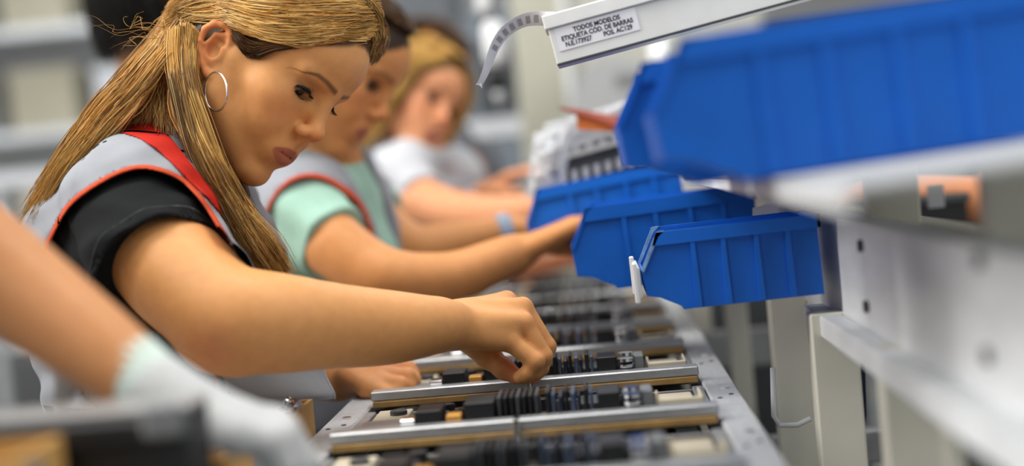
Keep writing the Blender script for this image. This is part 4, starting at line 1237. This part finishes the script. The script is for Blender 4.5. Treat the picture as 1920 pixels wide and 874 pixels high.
strands('front_hair', woman, ft, 4200, GOLD+DARK[:1]+DARK[2:3], 0.00060, 0.0045, 0.002, 18, 7)
fan = [[at(316, 62, 1.60), at(290, 130, 1.585), at(252, 196, 1.575), at(214, 236, 1.565)], [at(322, 60, 1.60), at(304, 132, 1.582), at(280, 190, 1.575), at(258, 222, 1.57)],
       [at(330, 56, 1.60), at(318, 130, 1.578), at(308, 186, 1.57), at(310, 240, 1.555)], [at(334, 56, 1.60), at(330, 130, 1.575), at(334, 190, 1.565), at(344, 250, 1.548)]]
strands('nape_hair', woman, fan, 1300, GOLD[1:]+DARK[:1], 0.0005, 0.005, 0.002, 14, 8)
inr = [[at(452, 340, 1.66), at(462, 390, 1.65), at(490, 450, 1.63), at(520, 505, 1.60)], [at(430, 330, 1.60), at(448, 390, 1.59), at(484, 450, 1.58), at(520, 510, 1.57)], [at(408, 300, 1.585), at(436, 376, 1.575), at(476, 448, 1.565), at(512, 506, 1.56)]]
strands('shade_toned_hair', woman, inr, 1500, DARK, 0.0006, 0.005, 0.002, 14, 9)  # far-side hair, its shadow put into the dark strand colours
wisp = [[at(320, 60, 1.58), at(280, 50, 1.57), at(230, 40, 1.57), at(190, 10, 1.57), at(130, 0, 1.57)], [at(310, 70, 1.58), at(270, 70, 1.57), at(235, 90, 1.57), at(215, 118, 1.57)], [at(320, 40, 1.58), at(285, 40, 1.58), at(270, 30, 1.58), at(300, 5, 1.58)]]
strands('flyaway_hair', woman, wisp, 13, GOLD[:2], 0.00020, 0.008, 0.006, 16, 10)
# ================================================================== the other workers
def worker(label, H, chest, low, SR, SL, nb, rc, RTm, limbs, skin, scalp, top_m, vest_m=None, h=0.0042, sleeve=None, group=None, head=True, trunk_bottom=0.70, pipes=None, topname='t_shirt', extra=None, lips=(170, 92, 84)):
    """limbs: list of (points, radii); sleeve: list of (a, b, ra, rb)"""
    base = np.array([chest[0], chest[1], 0.0])
    t = thing('person', label, 'person', base)
    T = torso(chest, low, rc, (rc[0]*0.97, rc[1]*1.02, 0.2), RTm, SR, SL, nb)
    b = Field()
    if head: b.merge(H.field(False)); b.cone(H.w(-18, 0, -25), nb, 0.05, 0.055, 0.03)
    b.ell(chest, np.array(rc)*0.88, RTm, 0.02); b.ell(low, np.array(rc)*0.88, RTm, 0.05)
    b.cone(nb, SR, 0.042, 0.044, 0.03); b.cone(nb, SL, 0.042, 0.044, 0.03)
    for L in limbs:
        kind, pts, rr = L
        if kind == 'arm':
            a = spline([list(p)+[r] for p, r in zip(pts, rr)], 16); b.chain(list(a[:, :3]), list(a[:, 3]), 0.012)
        else:
            b.chain(pts, rr, 0.004)
    lo, hi = b.bounds()
    def cf(V):
        c = np.tile(lin(skin), (len(V), 1))
        return H.colours(V, skin, scalp, lips, c) if head else c
    surf('body', b.ev, lo, hi, h, SKIN, t, cf, 1)
    sl = Field()
    ends = []
    for (a, e, ra, rb) in (sleeve or []):
        sl.cone(a, e, ra, rb, 0.02); ends.append((e, unit(e-a), rb))
    def shirt_(p, c=None, r=None):
        d = T.ev(p, c, r)-0.004
        if sl.p: d = smin(d, sl.ev(p, c, r), 0.02)
        d = d+0.003*np.sin(p[:, 0]*60+p[:, 2]*80)
        for (e, ax_, rb) in ends:
            nr = np.linalg.norm(p-e, axis=1) < rb*1.9
            d = np.where(nr, np.maximum(d, (p-e)@ax_), d)
        return d
    lo, hi = T.bounds(0.04)
    for (e, ax_, rb) in ends: lo = np.minimum(lo, e-rb*1.2); hi = np.maximum(hi, e+rb*1.2)
    lo[2] = max(lo[2], trunk_bottom)
    surf(topname, shirt_, lo, hi, h*1.1, top_m, t, None, 2)
    if vest_m is not None:
        C1 = SR+np.array([0.02, -0.02, -0.05])
        def vs(p, c=None, r=None):
            d = T.ev(p, c, r)-0.012
            q = (p-C1)/np.array([0.068, 1.0, 0.105]); q[:, 1] = 0
            hl = np.where(p[:, 1] < chest[1]-0.03, (np.linalg.norm(q, axis=1)-1)*0.09, 1.0)
            d = np.maximum(d, -hl)
            a, e = H.w(-10, 0, -60), nb+np.array([0.09, 0, -0.07]); ab = e-a
            tt = np.clip(((p-a)@ab)/(ab@ab), 0, 1.5)
            return np.maximum(d, -(np.linalg.norm(p-a-tt[:, None]*ab, axis=1)-0.06))
        surf('vest', vs, lo, hi, h*1.1, vest_m, t, None, 1)
        def pp(p, c=None, r=None):
            a = T.ev(p, c, r)-0.012
            q = (p-C1)/np.array([0.068, 1.0, 0.105]); q[:, 1] = 0
            hl = np.where(p[:, 1] < chest[1]-0.03, (np.linalg.norm(q, axis=1)-1)*0.09, 1.0)
            return np.sqrt(a*a+hl*hl)-0.003
        surf('vest_piping', pp, lo, hi, h*0.75, ORNM, t, None, 0)
    return t, T
def fingers(wrist, d, down, side, s=1.0, curl=0.5):
    """generic relaxed hand: list of limb tuples; d forward, down = palm side, side = towards the little finger"""
    d, down, side = unit(d), unit(down), unit(side); out = []
    palm = wrist+d*0.075*s
    for i, (o, ln) in enumerate(((-0.030, 0.9), (-0.010, 1.0), (0.010, 0.95), (0.028, 0.78))):
        m = palm+side*o*s
        out.append(('h', [wrist+side*o*0.4*s, m], [0.018*s, 0.012*s]))
        p1 = m+(d*(1-curl*0.4)+down*curl*0.6)*0.042*ln*s
        p2 = p1+(d*(1-curl)+down*curl)*0.028*ln*s
        p3 = p2+(d*(1-curl*1.5)+down*curl*1.2)*0.02*ln*s
        out.append(('h', [m, p1, p2, p3], [0.0108*s, 0.0098*s, 0.0088*s, 0.0078*s]))
    a = wrist+d*0.02*s-side*0.02*s; b_ = a+(d*0.7-side*0.6+down*0.5)*0.045*s
    out.append(('h', [a, b_, b_+(d*0.9+down*0.5)*0.032*s], [0.016*s, 0.0115*s, 0.009*s]))
    return out
def bracelet(parent, p, d, r, label=None):
    d = unit(d)
    o = part('wrist_strap', MB().tube([p-d*0.011, p-d*0.010, p+d*0.010, p+d*0.011], [r-0.002, r, r, r-0.002], 20), mat('grey_blue_strap', (146, 162, 184), 0.7, 0, 0.06, 60), parent, True)
    return o
def pose(R, yaw, pitch):
    """turn a head further about its own axes"""
    return R@rotm((0, 0, 1), yaw)@rotm((0, 1, 0), pitch)
def head_at(R, lm, px, py, Y, s=1.0):
    return Head(at(px, py, Y)-R@(np.array(lm, float)*s/1000), R, s)

# second worker, mint T-shirt
R2 = pose(R1, 9, -8)
H2 = head_at(R2, (118, 0, -18), 726, 224, 2.12)
S2 = at(566, 405, 2.06); S2L = at(668, 392, 2.36)
e2, w2 = at(742, 523, 1.99), at(985, 468, 2.05)
MINT = mat('mint_cotton', (158, 194, 178), 0.85, 0, 0.05, 80, spec=0.2)
lim = [('arm', [S2, at(620, 455, 2.02), at(690, 505, 2.0), e2, at(850, 519, 2.01), at(930, 490, 2.03), w2], [0.045, 0.042, 0.038, 0.035, 0.031, 0.027, 0.022])]
lim += fingers(w2, at(1085, 418, 2.06)-w2, (0.1, -0.2, -1), (0.1, -1, 0), 1.0, 0.35)
wl2 = at(965, 432, 2.34)
lim += [('arm', [S2L, at(710, 425, 2.33), at(775, 470, 2.30), at(850, 458, 2.31), wl2], [0.045, 0.040, 0.036, 0.031, 0.023])]
lim += fingers(wl2, at(1060, 420, 2.34)-wl2, (0, 0, -1), (0, 1, 0), 1.0, 0.3)
p2, T2 = worker('blurred woman in a mint T-shirt and grey vest, second along the line', H2, at(575, 480, 2.21), at(590, 690, 2.22), S2, S2L, at(610, 322, 2.19), (0.118, 0.15, 0.15), torso_R((0.95, -0.12, -0.25), (0.12, 0.98, 0)),
               lim, (206, 142, 86), (48, 32, 22), MINT, VESTM, 0.0036, [(S2, at(628, 452, 2.02), 0.055, 0.054), (S2L, at(712, 416, 2.33), 0.055, 0.05)])
bracelet(p2, at(945, 438, 2.335), wl2-at(850, 458, 2.31), 0.031)
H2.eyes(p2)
BRN = [(92, 64, 38), (72, 48, 28), (112, 80, 46)]
def hskull(H, L): return [H.w(*q) for q in L]
cap2 = []
for a0 in (-50, -25, 0, 25, 50, 75):
    a = math.radians(a0); L = []
    st = 45 if abs(a0) < 60 else 25
    for u in np.linspace(0, 1, 7):
        el = math.radians(st+(88-st)*math.sin(u*math.pi)*0.8*(1-abs(a0)/140)-u*(st-5)); az = a*(1-u)+math.copysign(math.radians(165), a0+0.1)*u
        L.append((2+101*math.cos(el)*math.cos(az), -80*math.cos(el)*math.sin(az), 42+92*math.sin(el)))
    cap2.append(hskull(H2, L))
strands('hair', p2, cap2, 2000, BRN, 0.0015, 0.006, 0.003, 12, 21)
sd2 = [hskull(H2, [(58, -66, 60), (40, -76, 25), (28, -78, -20), (20, -70, -70), (0, -60, -120)]), hskull(H2, [(20, -76, 60), (0, -84, 20), (-8, -82, -30), (-10, -74, -80), (-20, -60, -140)]), hskull(H2, [(-30, -76, 60), (-50, -80, 10), (-50, -70, -50), (-50, -60, -120)])]
strands('side_hair', p2, sd2, 1000, BRN, 0.0013, 0.007, 0.003, 12, 22)

# third worker, blonde, white striped shirt
R3 = pose(R1, -22, -20)
H3 = head_at(R3, (118, 0, -18), 838, 226, 2.86)
S3 = at(748, 335, 2.80); S3L = at(850, 330, 3.08)
w3 = at(1128, 380, 2.40)
lim = [('arm', [S3, at(775, 368, 2.76), at(850, 396, 2.70), at(950, 404, 2.58), at(1050, 392, 2.47), w3], [0.046, 0.042, 0.036, 0.032, 0.027, 0.022])]
lim += fingers(w3, at(1260, 370, 2.36)-w3, (0, 0, -1), (0, -1, 0), 1.0, 0.15)
wl3 = at(905, 366, 2.98)
lim += [('arm', [S3L, at(840, 400, 3.05), at(850, 402, 3.0), wl3], [0.046, 0.042, 0.036, 0.024])] + fingers(wl3, at(965, 325, 2.95)-wl3, (0.4, 0, -1), (0, 1, 0), 1.0, 0.4)
WSH = mat('white_cotton', (192, 194, 200), 0.85, 0, 0.04, 80, spec=0.2)
p3, T3 = worker('blurred blonde woman in a white shirt with grey stripe, third along the line', H3, at(728, 415, 2.92), at(735, 560, 2.92), S3, S3L, at(778, 292, 2.93), (0.115, 0.15, 0.15), torso_R((0.95, -0.2, -0.2), (0.15, 0.98, 0)),
               lim, (216, 150, 108), (120, 86, 40), WSH, None, 0.0046, [(S3, at(790, 372, 2.755), 0.058, 0.054), (S3L, at(842, 385, 3.05), 0.056, 0.05)], topname='shirt')
def stripe(p, c=None, r=None):
    d = np.abs(T3.ev(p, c, r)-0.0075)-0.0035
    x = (p-at(712, 330, 2.85))@unit([0.93, 0, 0.37])
    return np.maximum(d, np.maximum(np.abs(x)-0.022, p[:, 1]-2.95))
lo, hi = T3.bounds(0.02); lo[2] = 0.95
surf('shirt_stripe', stripe, lo, hi, 0.004, mat('grey_stripe_cloth', (104, 108, 114), 0.85, 0, 0.06, 60), p3, None, 1)
bracelet(p3, at(893, 371, 2.985), wl3-at(850, 402, 3.0), 0.03)
bracelet(p3, at(1120, 381, 2.41), w3-at(1050, 392, 2.47), 0.027)
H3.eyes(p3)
cap3 = []
for a0 in (-75, -50, -25, 0, 25, 50, 75):
    a = math.radians(a0); L = []
    for u in np.linspace(0, 1, 8):
        el = math.radians(50+35*math.sin(u*math.pi)*(1-abs(a0)/110)-u*62); az = a*(1-u)+math.copysign(math.radians(150), a0+0.1)*u
        L.append((2+105*math.cos(el)*math.cos(az), -84*math.cos(el)*math.sin(az), 42+96*math.sin(el)))
    cap3.append(hskull(H3, L))
BL3 = [(204, 158, 78), (184, 136, 60), (160, 114, 48), (214, 174, 96)]
strands('hair', p3, cap3, 1500, BL3, 0.0018, 0.007, 0.003, 12, 31)
for nm, sgn, sd in (('side_hair', -1, 32), ('side_hair', 1, 33)):
    g3 = [hskull(H3, [(74, 30*sgn, 98), (70, 60*sgn, 70), (58, 78*sgn, 30), (46, 84*sgn, -20), (40, 80*sgn, -70), (30, 76*sgn, -130)]),
          hskull(H3, [(40, 40*sgn, 118), (34, 78*sgn, 70), (26, 90*sgn, 20), (18, 90*sgn, -40), (10, 84*sgn, -90), (0, 80*sgn, -150)]),
          hskull(H3, [(-10, 40*sgn, 124), (-20, 82*sgn, 70), (-30, 90*sgn, 10), (-34, 84*sgn, -50), (-40, 80*sgn, -100), (-40, 76*sgn, -160)])]
    strands(nm, p3, g3, 900, BL3, 0.0018, 0.008, 0.004, 12, sd)

# fourth worker, mostly hidden
R4 = pose(R1, 6, -14)
H4 = head_at(R4, (118, 0, -18), 862, 180, 3.85)
S4 = at(858, 320, 3.62); S4L = at(900, 310, 3.9)
w4 = at(960, 385, 3.5)
lim = [('arm', [S4, at(872, 318, 3.58), at(885, 345, 3.5), at(900, 372, 3.45), w4], [0.044, 0.04, 0.036, 0.032, 0.023])]+fingers(w4, (1, -0.1, 0), (0, 0, -1), (0, -1, 0), 1.0, 0.3)
lim += [('arm', [S4L, S4L+np.array([0.02, 0.03, -0.27]), S4L+np.array([0.24, 0.0, -0.26])], [0.045, 0.037, 0.023])]+fingers(S4L+np.array([0.24, 0.0, -0.26]), (1, 0, -0.2) if S4L[0] < 0.3 else (-1, 0, -0.2), (0, 0, -1), (0, 1, 0), 1.0, 0.4)
p4, T4 = worker('hidden worker in a grey top behind the blonde, bare arm showing', H4, at(838, 400, 3.75), at(840, 520, 3.75), S4, S4L, at(842, 268, 3.75), (0.11, 0.14, 0.14), torso_R((0.95, -0.1, -0.2), (0.12, 0.98, 0)),
               lim, (186, 116, 80), (50, 34, 24), mat('grey_cotton', (96, 98, 102), 0.85, 0, 0.05, 60, spec=0.2), None, 0.006, [(S4, at(866, 318, 3.6), 0.056, 0.052)])
strands('hair', p4, [hskull(H4, [(80, -30+12*k, 100), (20, -60+24*k, 128), (-60, -66+26*k, 100), (-98, -60+24*k, 30), (-90, -50+20*k, -60)]) for k in range(6)], 500, BRN, 0.003, 0.008, 0.003, 10, 41)

# person in black standing behind on the left
R5 = rotm((0, 0, 1), 60)
H5 = head_at(R5, (0, 0, 0), 262, -10, 2.75)
c5 = at(330, 420, 2.85)
S5, S5L = at(245, 235, 2.72), at(400, 230, 2.95)
lim = [('arm', [S5, at(262, 400, 2.72), at(300, 560, 2.70)], [0.046, 0.042, 0.034]), ('arm', [S5L, at(420, 420, 2.95), at(400, 560, 2.9)], [0.046, 0.042, 0.034])]
lim += fingers(at(300, 560, 2.70), (0.4, 0, -1), (1, 0, 0), (0, -1, 0))+fingers(at(400, 560, 2.9), (0.4, 0, -1), (1, 0, 0), (0, 1, 0))
p5, T5 = worker('dark-haired person in black behind the blonde woman, upper left', H5, c5, at(330, 680, 2.85), S5, S5L, at(285, 165, 2.84), (0.10, 0.13, 0.17), torso_R((0.6, 0.8, 0), (-0.8, 0.6, 0)),
               lim, (196, 140, 100), (20, 17, 16), TSHIRT, None, 0.006, [(S5, at(252, 330, 2.72), 0.055, 0.055), (S5L, at(410, 330, 2.95), 0.055, 0.055)])
BLK = [(26, 22, 20), (34, 28, 24), (18, 16, 15)]
g5 = []
for k in range(10):
    az = 2*math.pi*k/9
    g5.append([H5.w(2+r_*98*math.cos(az), r_*78*math.sin(az), z_) for r_, z_ in ((0.15, 132), (0.7, 112), (1.02, 60), (1.05, 0), (0.95, -60), (0.85, -120))])
strands('hair', p5, g5[2:8]+g5[8:], 1200, BLK, 0.0024, 0.007, 0.003, 10, 51)

# worker across the line, seen through the rack
R6 = rotm((0, 0, 1), 180)@rotm((0, 1, 0), 25)
S6, S6L = at(1900, 330, 2.55), at(1905, 330, 2.9)
H6 = Head(at(1900, 130, 2.75), R6)
w6 = at(1600, 362, 2.5)
lim = [('arm', [S6, at(1865, 372, 2.5), at(1820, 372, 2.48), at(1740, 362, 2.48), at(1660, 360, 2.5), w6], [0.046, 0.042, 0.036, 0.032, 0.027, 0.022])]+fingers(w6, (-1, -0.1, -0.05), (0, 0, -1), (0, 1, 0), 1.0, 0.3)
lim += [('arm', [S6L, S6L+np.array([-0.02, 0.03, -0.27]), S6L+np.array([-0.22, 0.0, -0.22])], [0.045, 0.037, 0.023])]+fingers(S6L+np.array([-0.22, 0.0, -0.22]), (1, 0, -0.2) if S6L[0] < 0.3 else (-1, 0, -0.2), (0, 0, -1), (0, -1, 0), 1.0, 0.4)
p6, T6 = worker('worker in black across the line, bare forearm showing through the rack uprights', H6, at(1920, 430, 2.72), at(1920, 640, 2.72), S6, S6L, at(1905, 275, 2.73), (0.12, 0.16, 0.16), torso_R((-1, 0, -0.1), (0, -1, 0)),
               lim, (214, 140, 92), (30, 24, 20), TSHIRT, None, 0.006, [(S6, at(1880, 362, 2.52), 0.056, 0.052)])
strands('hair', p6, [[H6.w(2+r_*97*math.cos(az), r_*77*math.sin(az), z_) for r_, z_ in ((0.2, 132), (0.7, 114), (1.02, 66), (1.03, 20))] for az in np.linspace(0.9, 5.4, 9)], 500, BLK, 0.003, 0.006, 0.002, 8, 61)
sh_ = thing('dark_crate', 'black crate behind the rack uprights under the bare forearm', 'crate', (at(1700, 400, 2.45)[0], 2.45, 0))
a, b = at(1575, 380, 2.4), at(1815, 380, 2.4)
part('crate_body', MB().box((a[0], 2.40, a[2]-0.16), (b[0], 2.56, a[2]), 0.004), BLACK, sh_)
part('crate_rim', MB().box((a[0]-0.005, 2.395, a[2]-0.015), (b[0]+0.005, 2.565, a[2]), 0.003), DGREY, sh_)
part('crate_stand', MB().box((a[0]+0.02, 2.42, 0), (b[0]-0.02, 2.54, a[2]-0.16), 0.004), STEEL, sh_)

# worker in the foreground, gloved hand reaching in from the left
wg = at(294, 738, 1.03)
fa = [('arm', [at(-620, 250, 1.02), at(-420, 330, 1.08), at(-200, 362, 1.12), at(-60, 466, 1.09), at(60, 560, 1.07), at(160, 634, 1.05), at(225, 684, 1.04), wg], [0.05, 0.045, 0.040, 0.0375, 0.034, 0.0285, 0.0245, 0.022])]
mg = [at(446, 782, 1.07), at(460, 792, 1.05), at(456, 806, 1.03), at(440, 816, 1.01)]
fg = []
for m_, tp in zip(mg, ((560, 848, 1.09), (575, 868, 1.065), (562, 884, 1.045), (530, 885, 1.025))):
    tp = at(*tp); md = (m_+tp)/2+np.array([0.006, 0, 0.008])
    fg.append((m_, md, tp))
H7 = Head(at(-560, -120, 1.0), pose(R1, 0, 0))
S7 = at(-620, 250, 1.02); S7L = S7+np.array([-0.02, 0.30, 0.0])
lim = fa+[('h', [wg, m_], [0.021, 0.013]) for m_ in mg]+[('h', list(f), [0.0115, 0.0105, 0.008]) for f in fg]
lim += [('arm', [S7L, S7L+np.array([-0.03, 0.03, -0.27]), S7L+np.array([0.13, 0.02, -0.3])], [0.045, 0.037, 0.023])]+fingers(S7L+np.array([0.13, 0.02, -0.3]), (1, 0, -0.2) if S7L[0] < 0.3 else (-1, 0, -0.2), (0, 0, -1), (0, 1, 0), 1.0, 0.4)
p7, T7 = worker('nearest worker reaching in from the left with a white gloved hand, very blurred', H7, at(-640, 420, 1.15), at(-640, 700, 1.15), S7, S7L, at(-600, 150, 1.15), (0.115, 0.15, 0.15), torso_R((0.95, 0, -0.2), (0, 1, 0)),
               lim, (204, 142, 92), (40, 28, 20), TSHIRT, VESTM, 0.0045, [(S7, at(-500, 300, 1.06), 0.062, 0.062)])
strands('hair', p7, [[H7.w(2+r_*97*math.cos(az), r_*77*math.sin(az), z_) for r_, z_ in ((0.2, 132), (0.7, 114), (1.02, 66), (1.03, 0), (0.9, -60))] for az in np.linspace(1.2, 5.1, 9)], 500, BRN, 0.003, 0.006, 0.002, 8, 71)
gl = Field()
for m_ in mg: gl.cone(wg, m_, 0.0220, 0.0150, 0.010)
for f in fg:
    gl.cone(f[0], f[1], 0.0135, 0.0122, 0.004); gl.cone(f[1], f[2], 0.0122, 0.0105, 0.004)
tb0 = at(330, 735, 1.06); tb1 = at(420, 785, 1.09); tb2 = at(490, 830, 1.11)
gl.cone(tb0, tb1, 0.018, 0.015, 0.01); gl.cone(tb1, tb2, 0.016, 0.012, 0.005)
gd = unit(wg-at(160, 622, 1.05))
gl.cone(wg-gd*0.012, wg+gd*0.02, 0.0262, 0.0262, 0.006)
GLM = mat('white_knit_glove', (200, 202, 202), 0.9, 0, 0.05, 140, 0.35, spec=0.15, bscale=260)
lo, hi = gl.bounds()
surf('glove', lambda p, c=None, r=None: np.maximum(gl.ev(p, c, r), -((p-wg)@gd+0.010)), lo, hi, 0.003, GLM, p7, None, 1)
cf_ = Field(); cf_.cone(wg-gd*0.032, wg-gd*0.002, 0.0268, 0.0266, 0.0)
lo, hi = cf_.bounds()
surf('glove_cuff', lambda p, c=None, r=None: np.maximum(np.maximum(cf_.ev(p, c, r)+0.0006*np.sin(np.arctan2((p-wg)@np.cross(gd, [0, 0, 1]), (p-wg)[:, 2])*30), -((p-wg)@gd+0.034)), (p-wg)@gd-0.004), lo, hi, 0.002, mat('mint_white_cuff', (206, 222, 214), 0.9, 0, 0.06, 120, spec=0.15), p7, None, 1)

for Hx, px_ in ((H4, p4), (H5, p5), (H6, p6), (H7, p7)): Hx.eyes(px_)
# ------------------------------------------------------------------ seats and lower bodies below the frame
JEAN = mat('dark_blue_jeans', (44, 54, 74), 0.85, 0, 0.08, 60)
SHOE = mat('black_shoe_leather', (26, 26, 28), 0.5, 0, 0.06, 40)
STOOLM = mat('black_stool_vinyl', (36, 37, 40), 0.5, 0, 0.06, 40)
def sit(p, low, f, label):
    x, y = low[0], low[1]
    F = Field(); hip = np.array([x-0.01*f, y, 0.60])
    F.ell(hip, (0.135, 0.17, 0.115), None, 0); F.ell((x, y, 0.72), (0.115, 0.155, 0.12), None, 0.05)
    for s_ in (-1, 1):
        k = np.array([x+0.33*f, y+0.10*s_, 0.57]); a_ = np.array([x+0.27*f, y+0.11*s_, 0.09])
        F.cone(hip+np.array([0, 0.085*s_, -0.01]), k, 0.085, 0.06, 0.03); F.cone(k, a_, 0.058, 0.045, 0.02)
    lo, hi = F.bounds()
    surf('trousers', F.ev, lo, hi, 0.009, JEAN, p, None, 1)
    for s_ in (-1, 1):
        S_ = Field(); c = np.array([x+0.31*f, y+0.11*s_, 0.04])
        S_.ell(c, (0.125, 0.045, 0.045), None, 0); S_.cone(c+np.array([-0.05*f, 0, 0.01]), c+np.array([-0.045*f, 0, 0.06]), 0.045, 0.04, 0.02)
        lo, hi = S_.bounds()
        surf('shoe', lambda q, c_=None, r_=None: np.maximum(S_.ev(q, c_, r_), 0.001-q[:, 2]), lo, hi, 0.006, SHOE, p, None, 1)
    t = thing('stool', label, 'stool', (x-0.02*f, y, 0))
    c = np.array([x-0.02*f, y, 0])
    part('seat', MB().tube([c+[0, 0, 0.425], c+[0, 0, 0.435], c+[0, 0, 0.475], c+[0, 0, 0.485]], [0.16, 0.17, 0.17, 0.16], 28), STOOLM, t, True)
    part('post', MB().tube([c+[0, 0, 0.05], c+[0, 0, 0.425]], 0.022, 14), STEEL, t, True)
    for k_ in range(5):
        an = 2*math.pi*k_/5; e = c+[0.24*math.cos(an), 0.24*math.sin(an), 0.015]
        part('leg', MB().tube([c+[0, 0, 0.07], e], [0.018, 0.013], 8), STEEL, t, True)
for p_, l_, f_, lb in ((woman, at(330, 770, 1.68), 1, 'black round stool under the sharp blonde woman'), (p2, at(590, 690, 2.22), 1, 'black round stool under the woman in mint'), (p3, at(735, 560, 2.92), 1, 'black round stool under the woman in the white shirt'),
                   (p4, at(840, 520, 3.75), 1, 'black round stool under the hidden fourth worker'), (p5, at(330, 680, 2.85), -1, 'black round stool under the dark-haired person in black'), (p6, at(1920, 640, 2.72), -1, 'black round stool under the worker across the line'), (p7, at(-640, 700, 1.15), 1, 'black round stool under the nearest gloved worker')):
    sit(p_, l_, f_, lb)
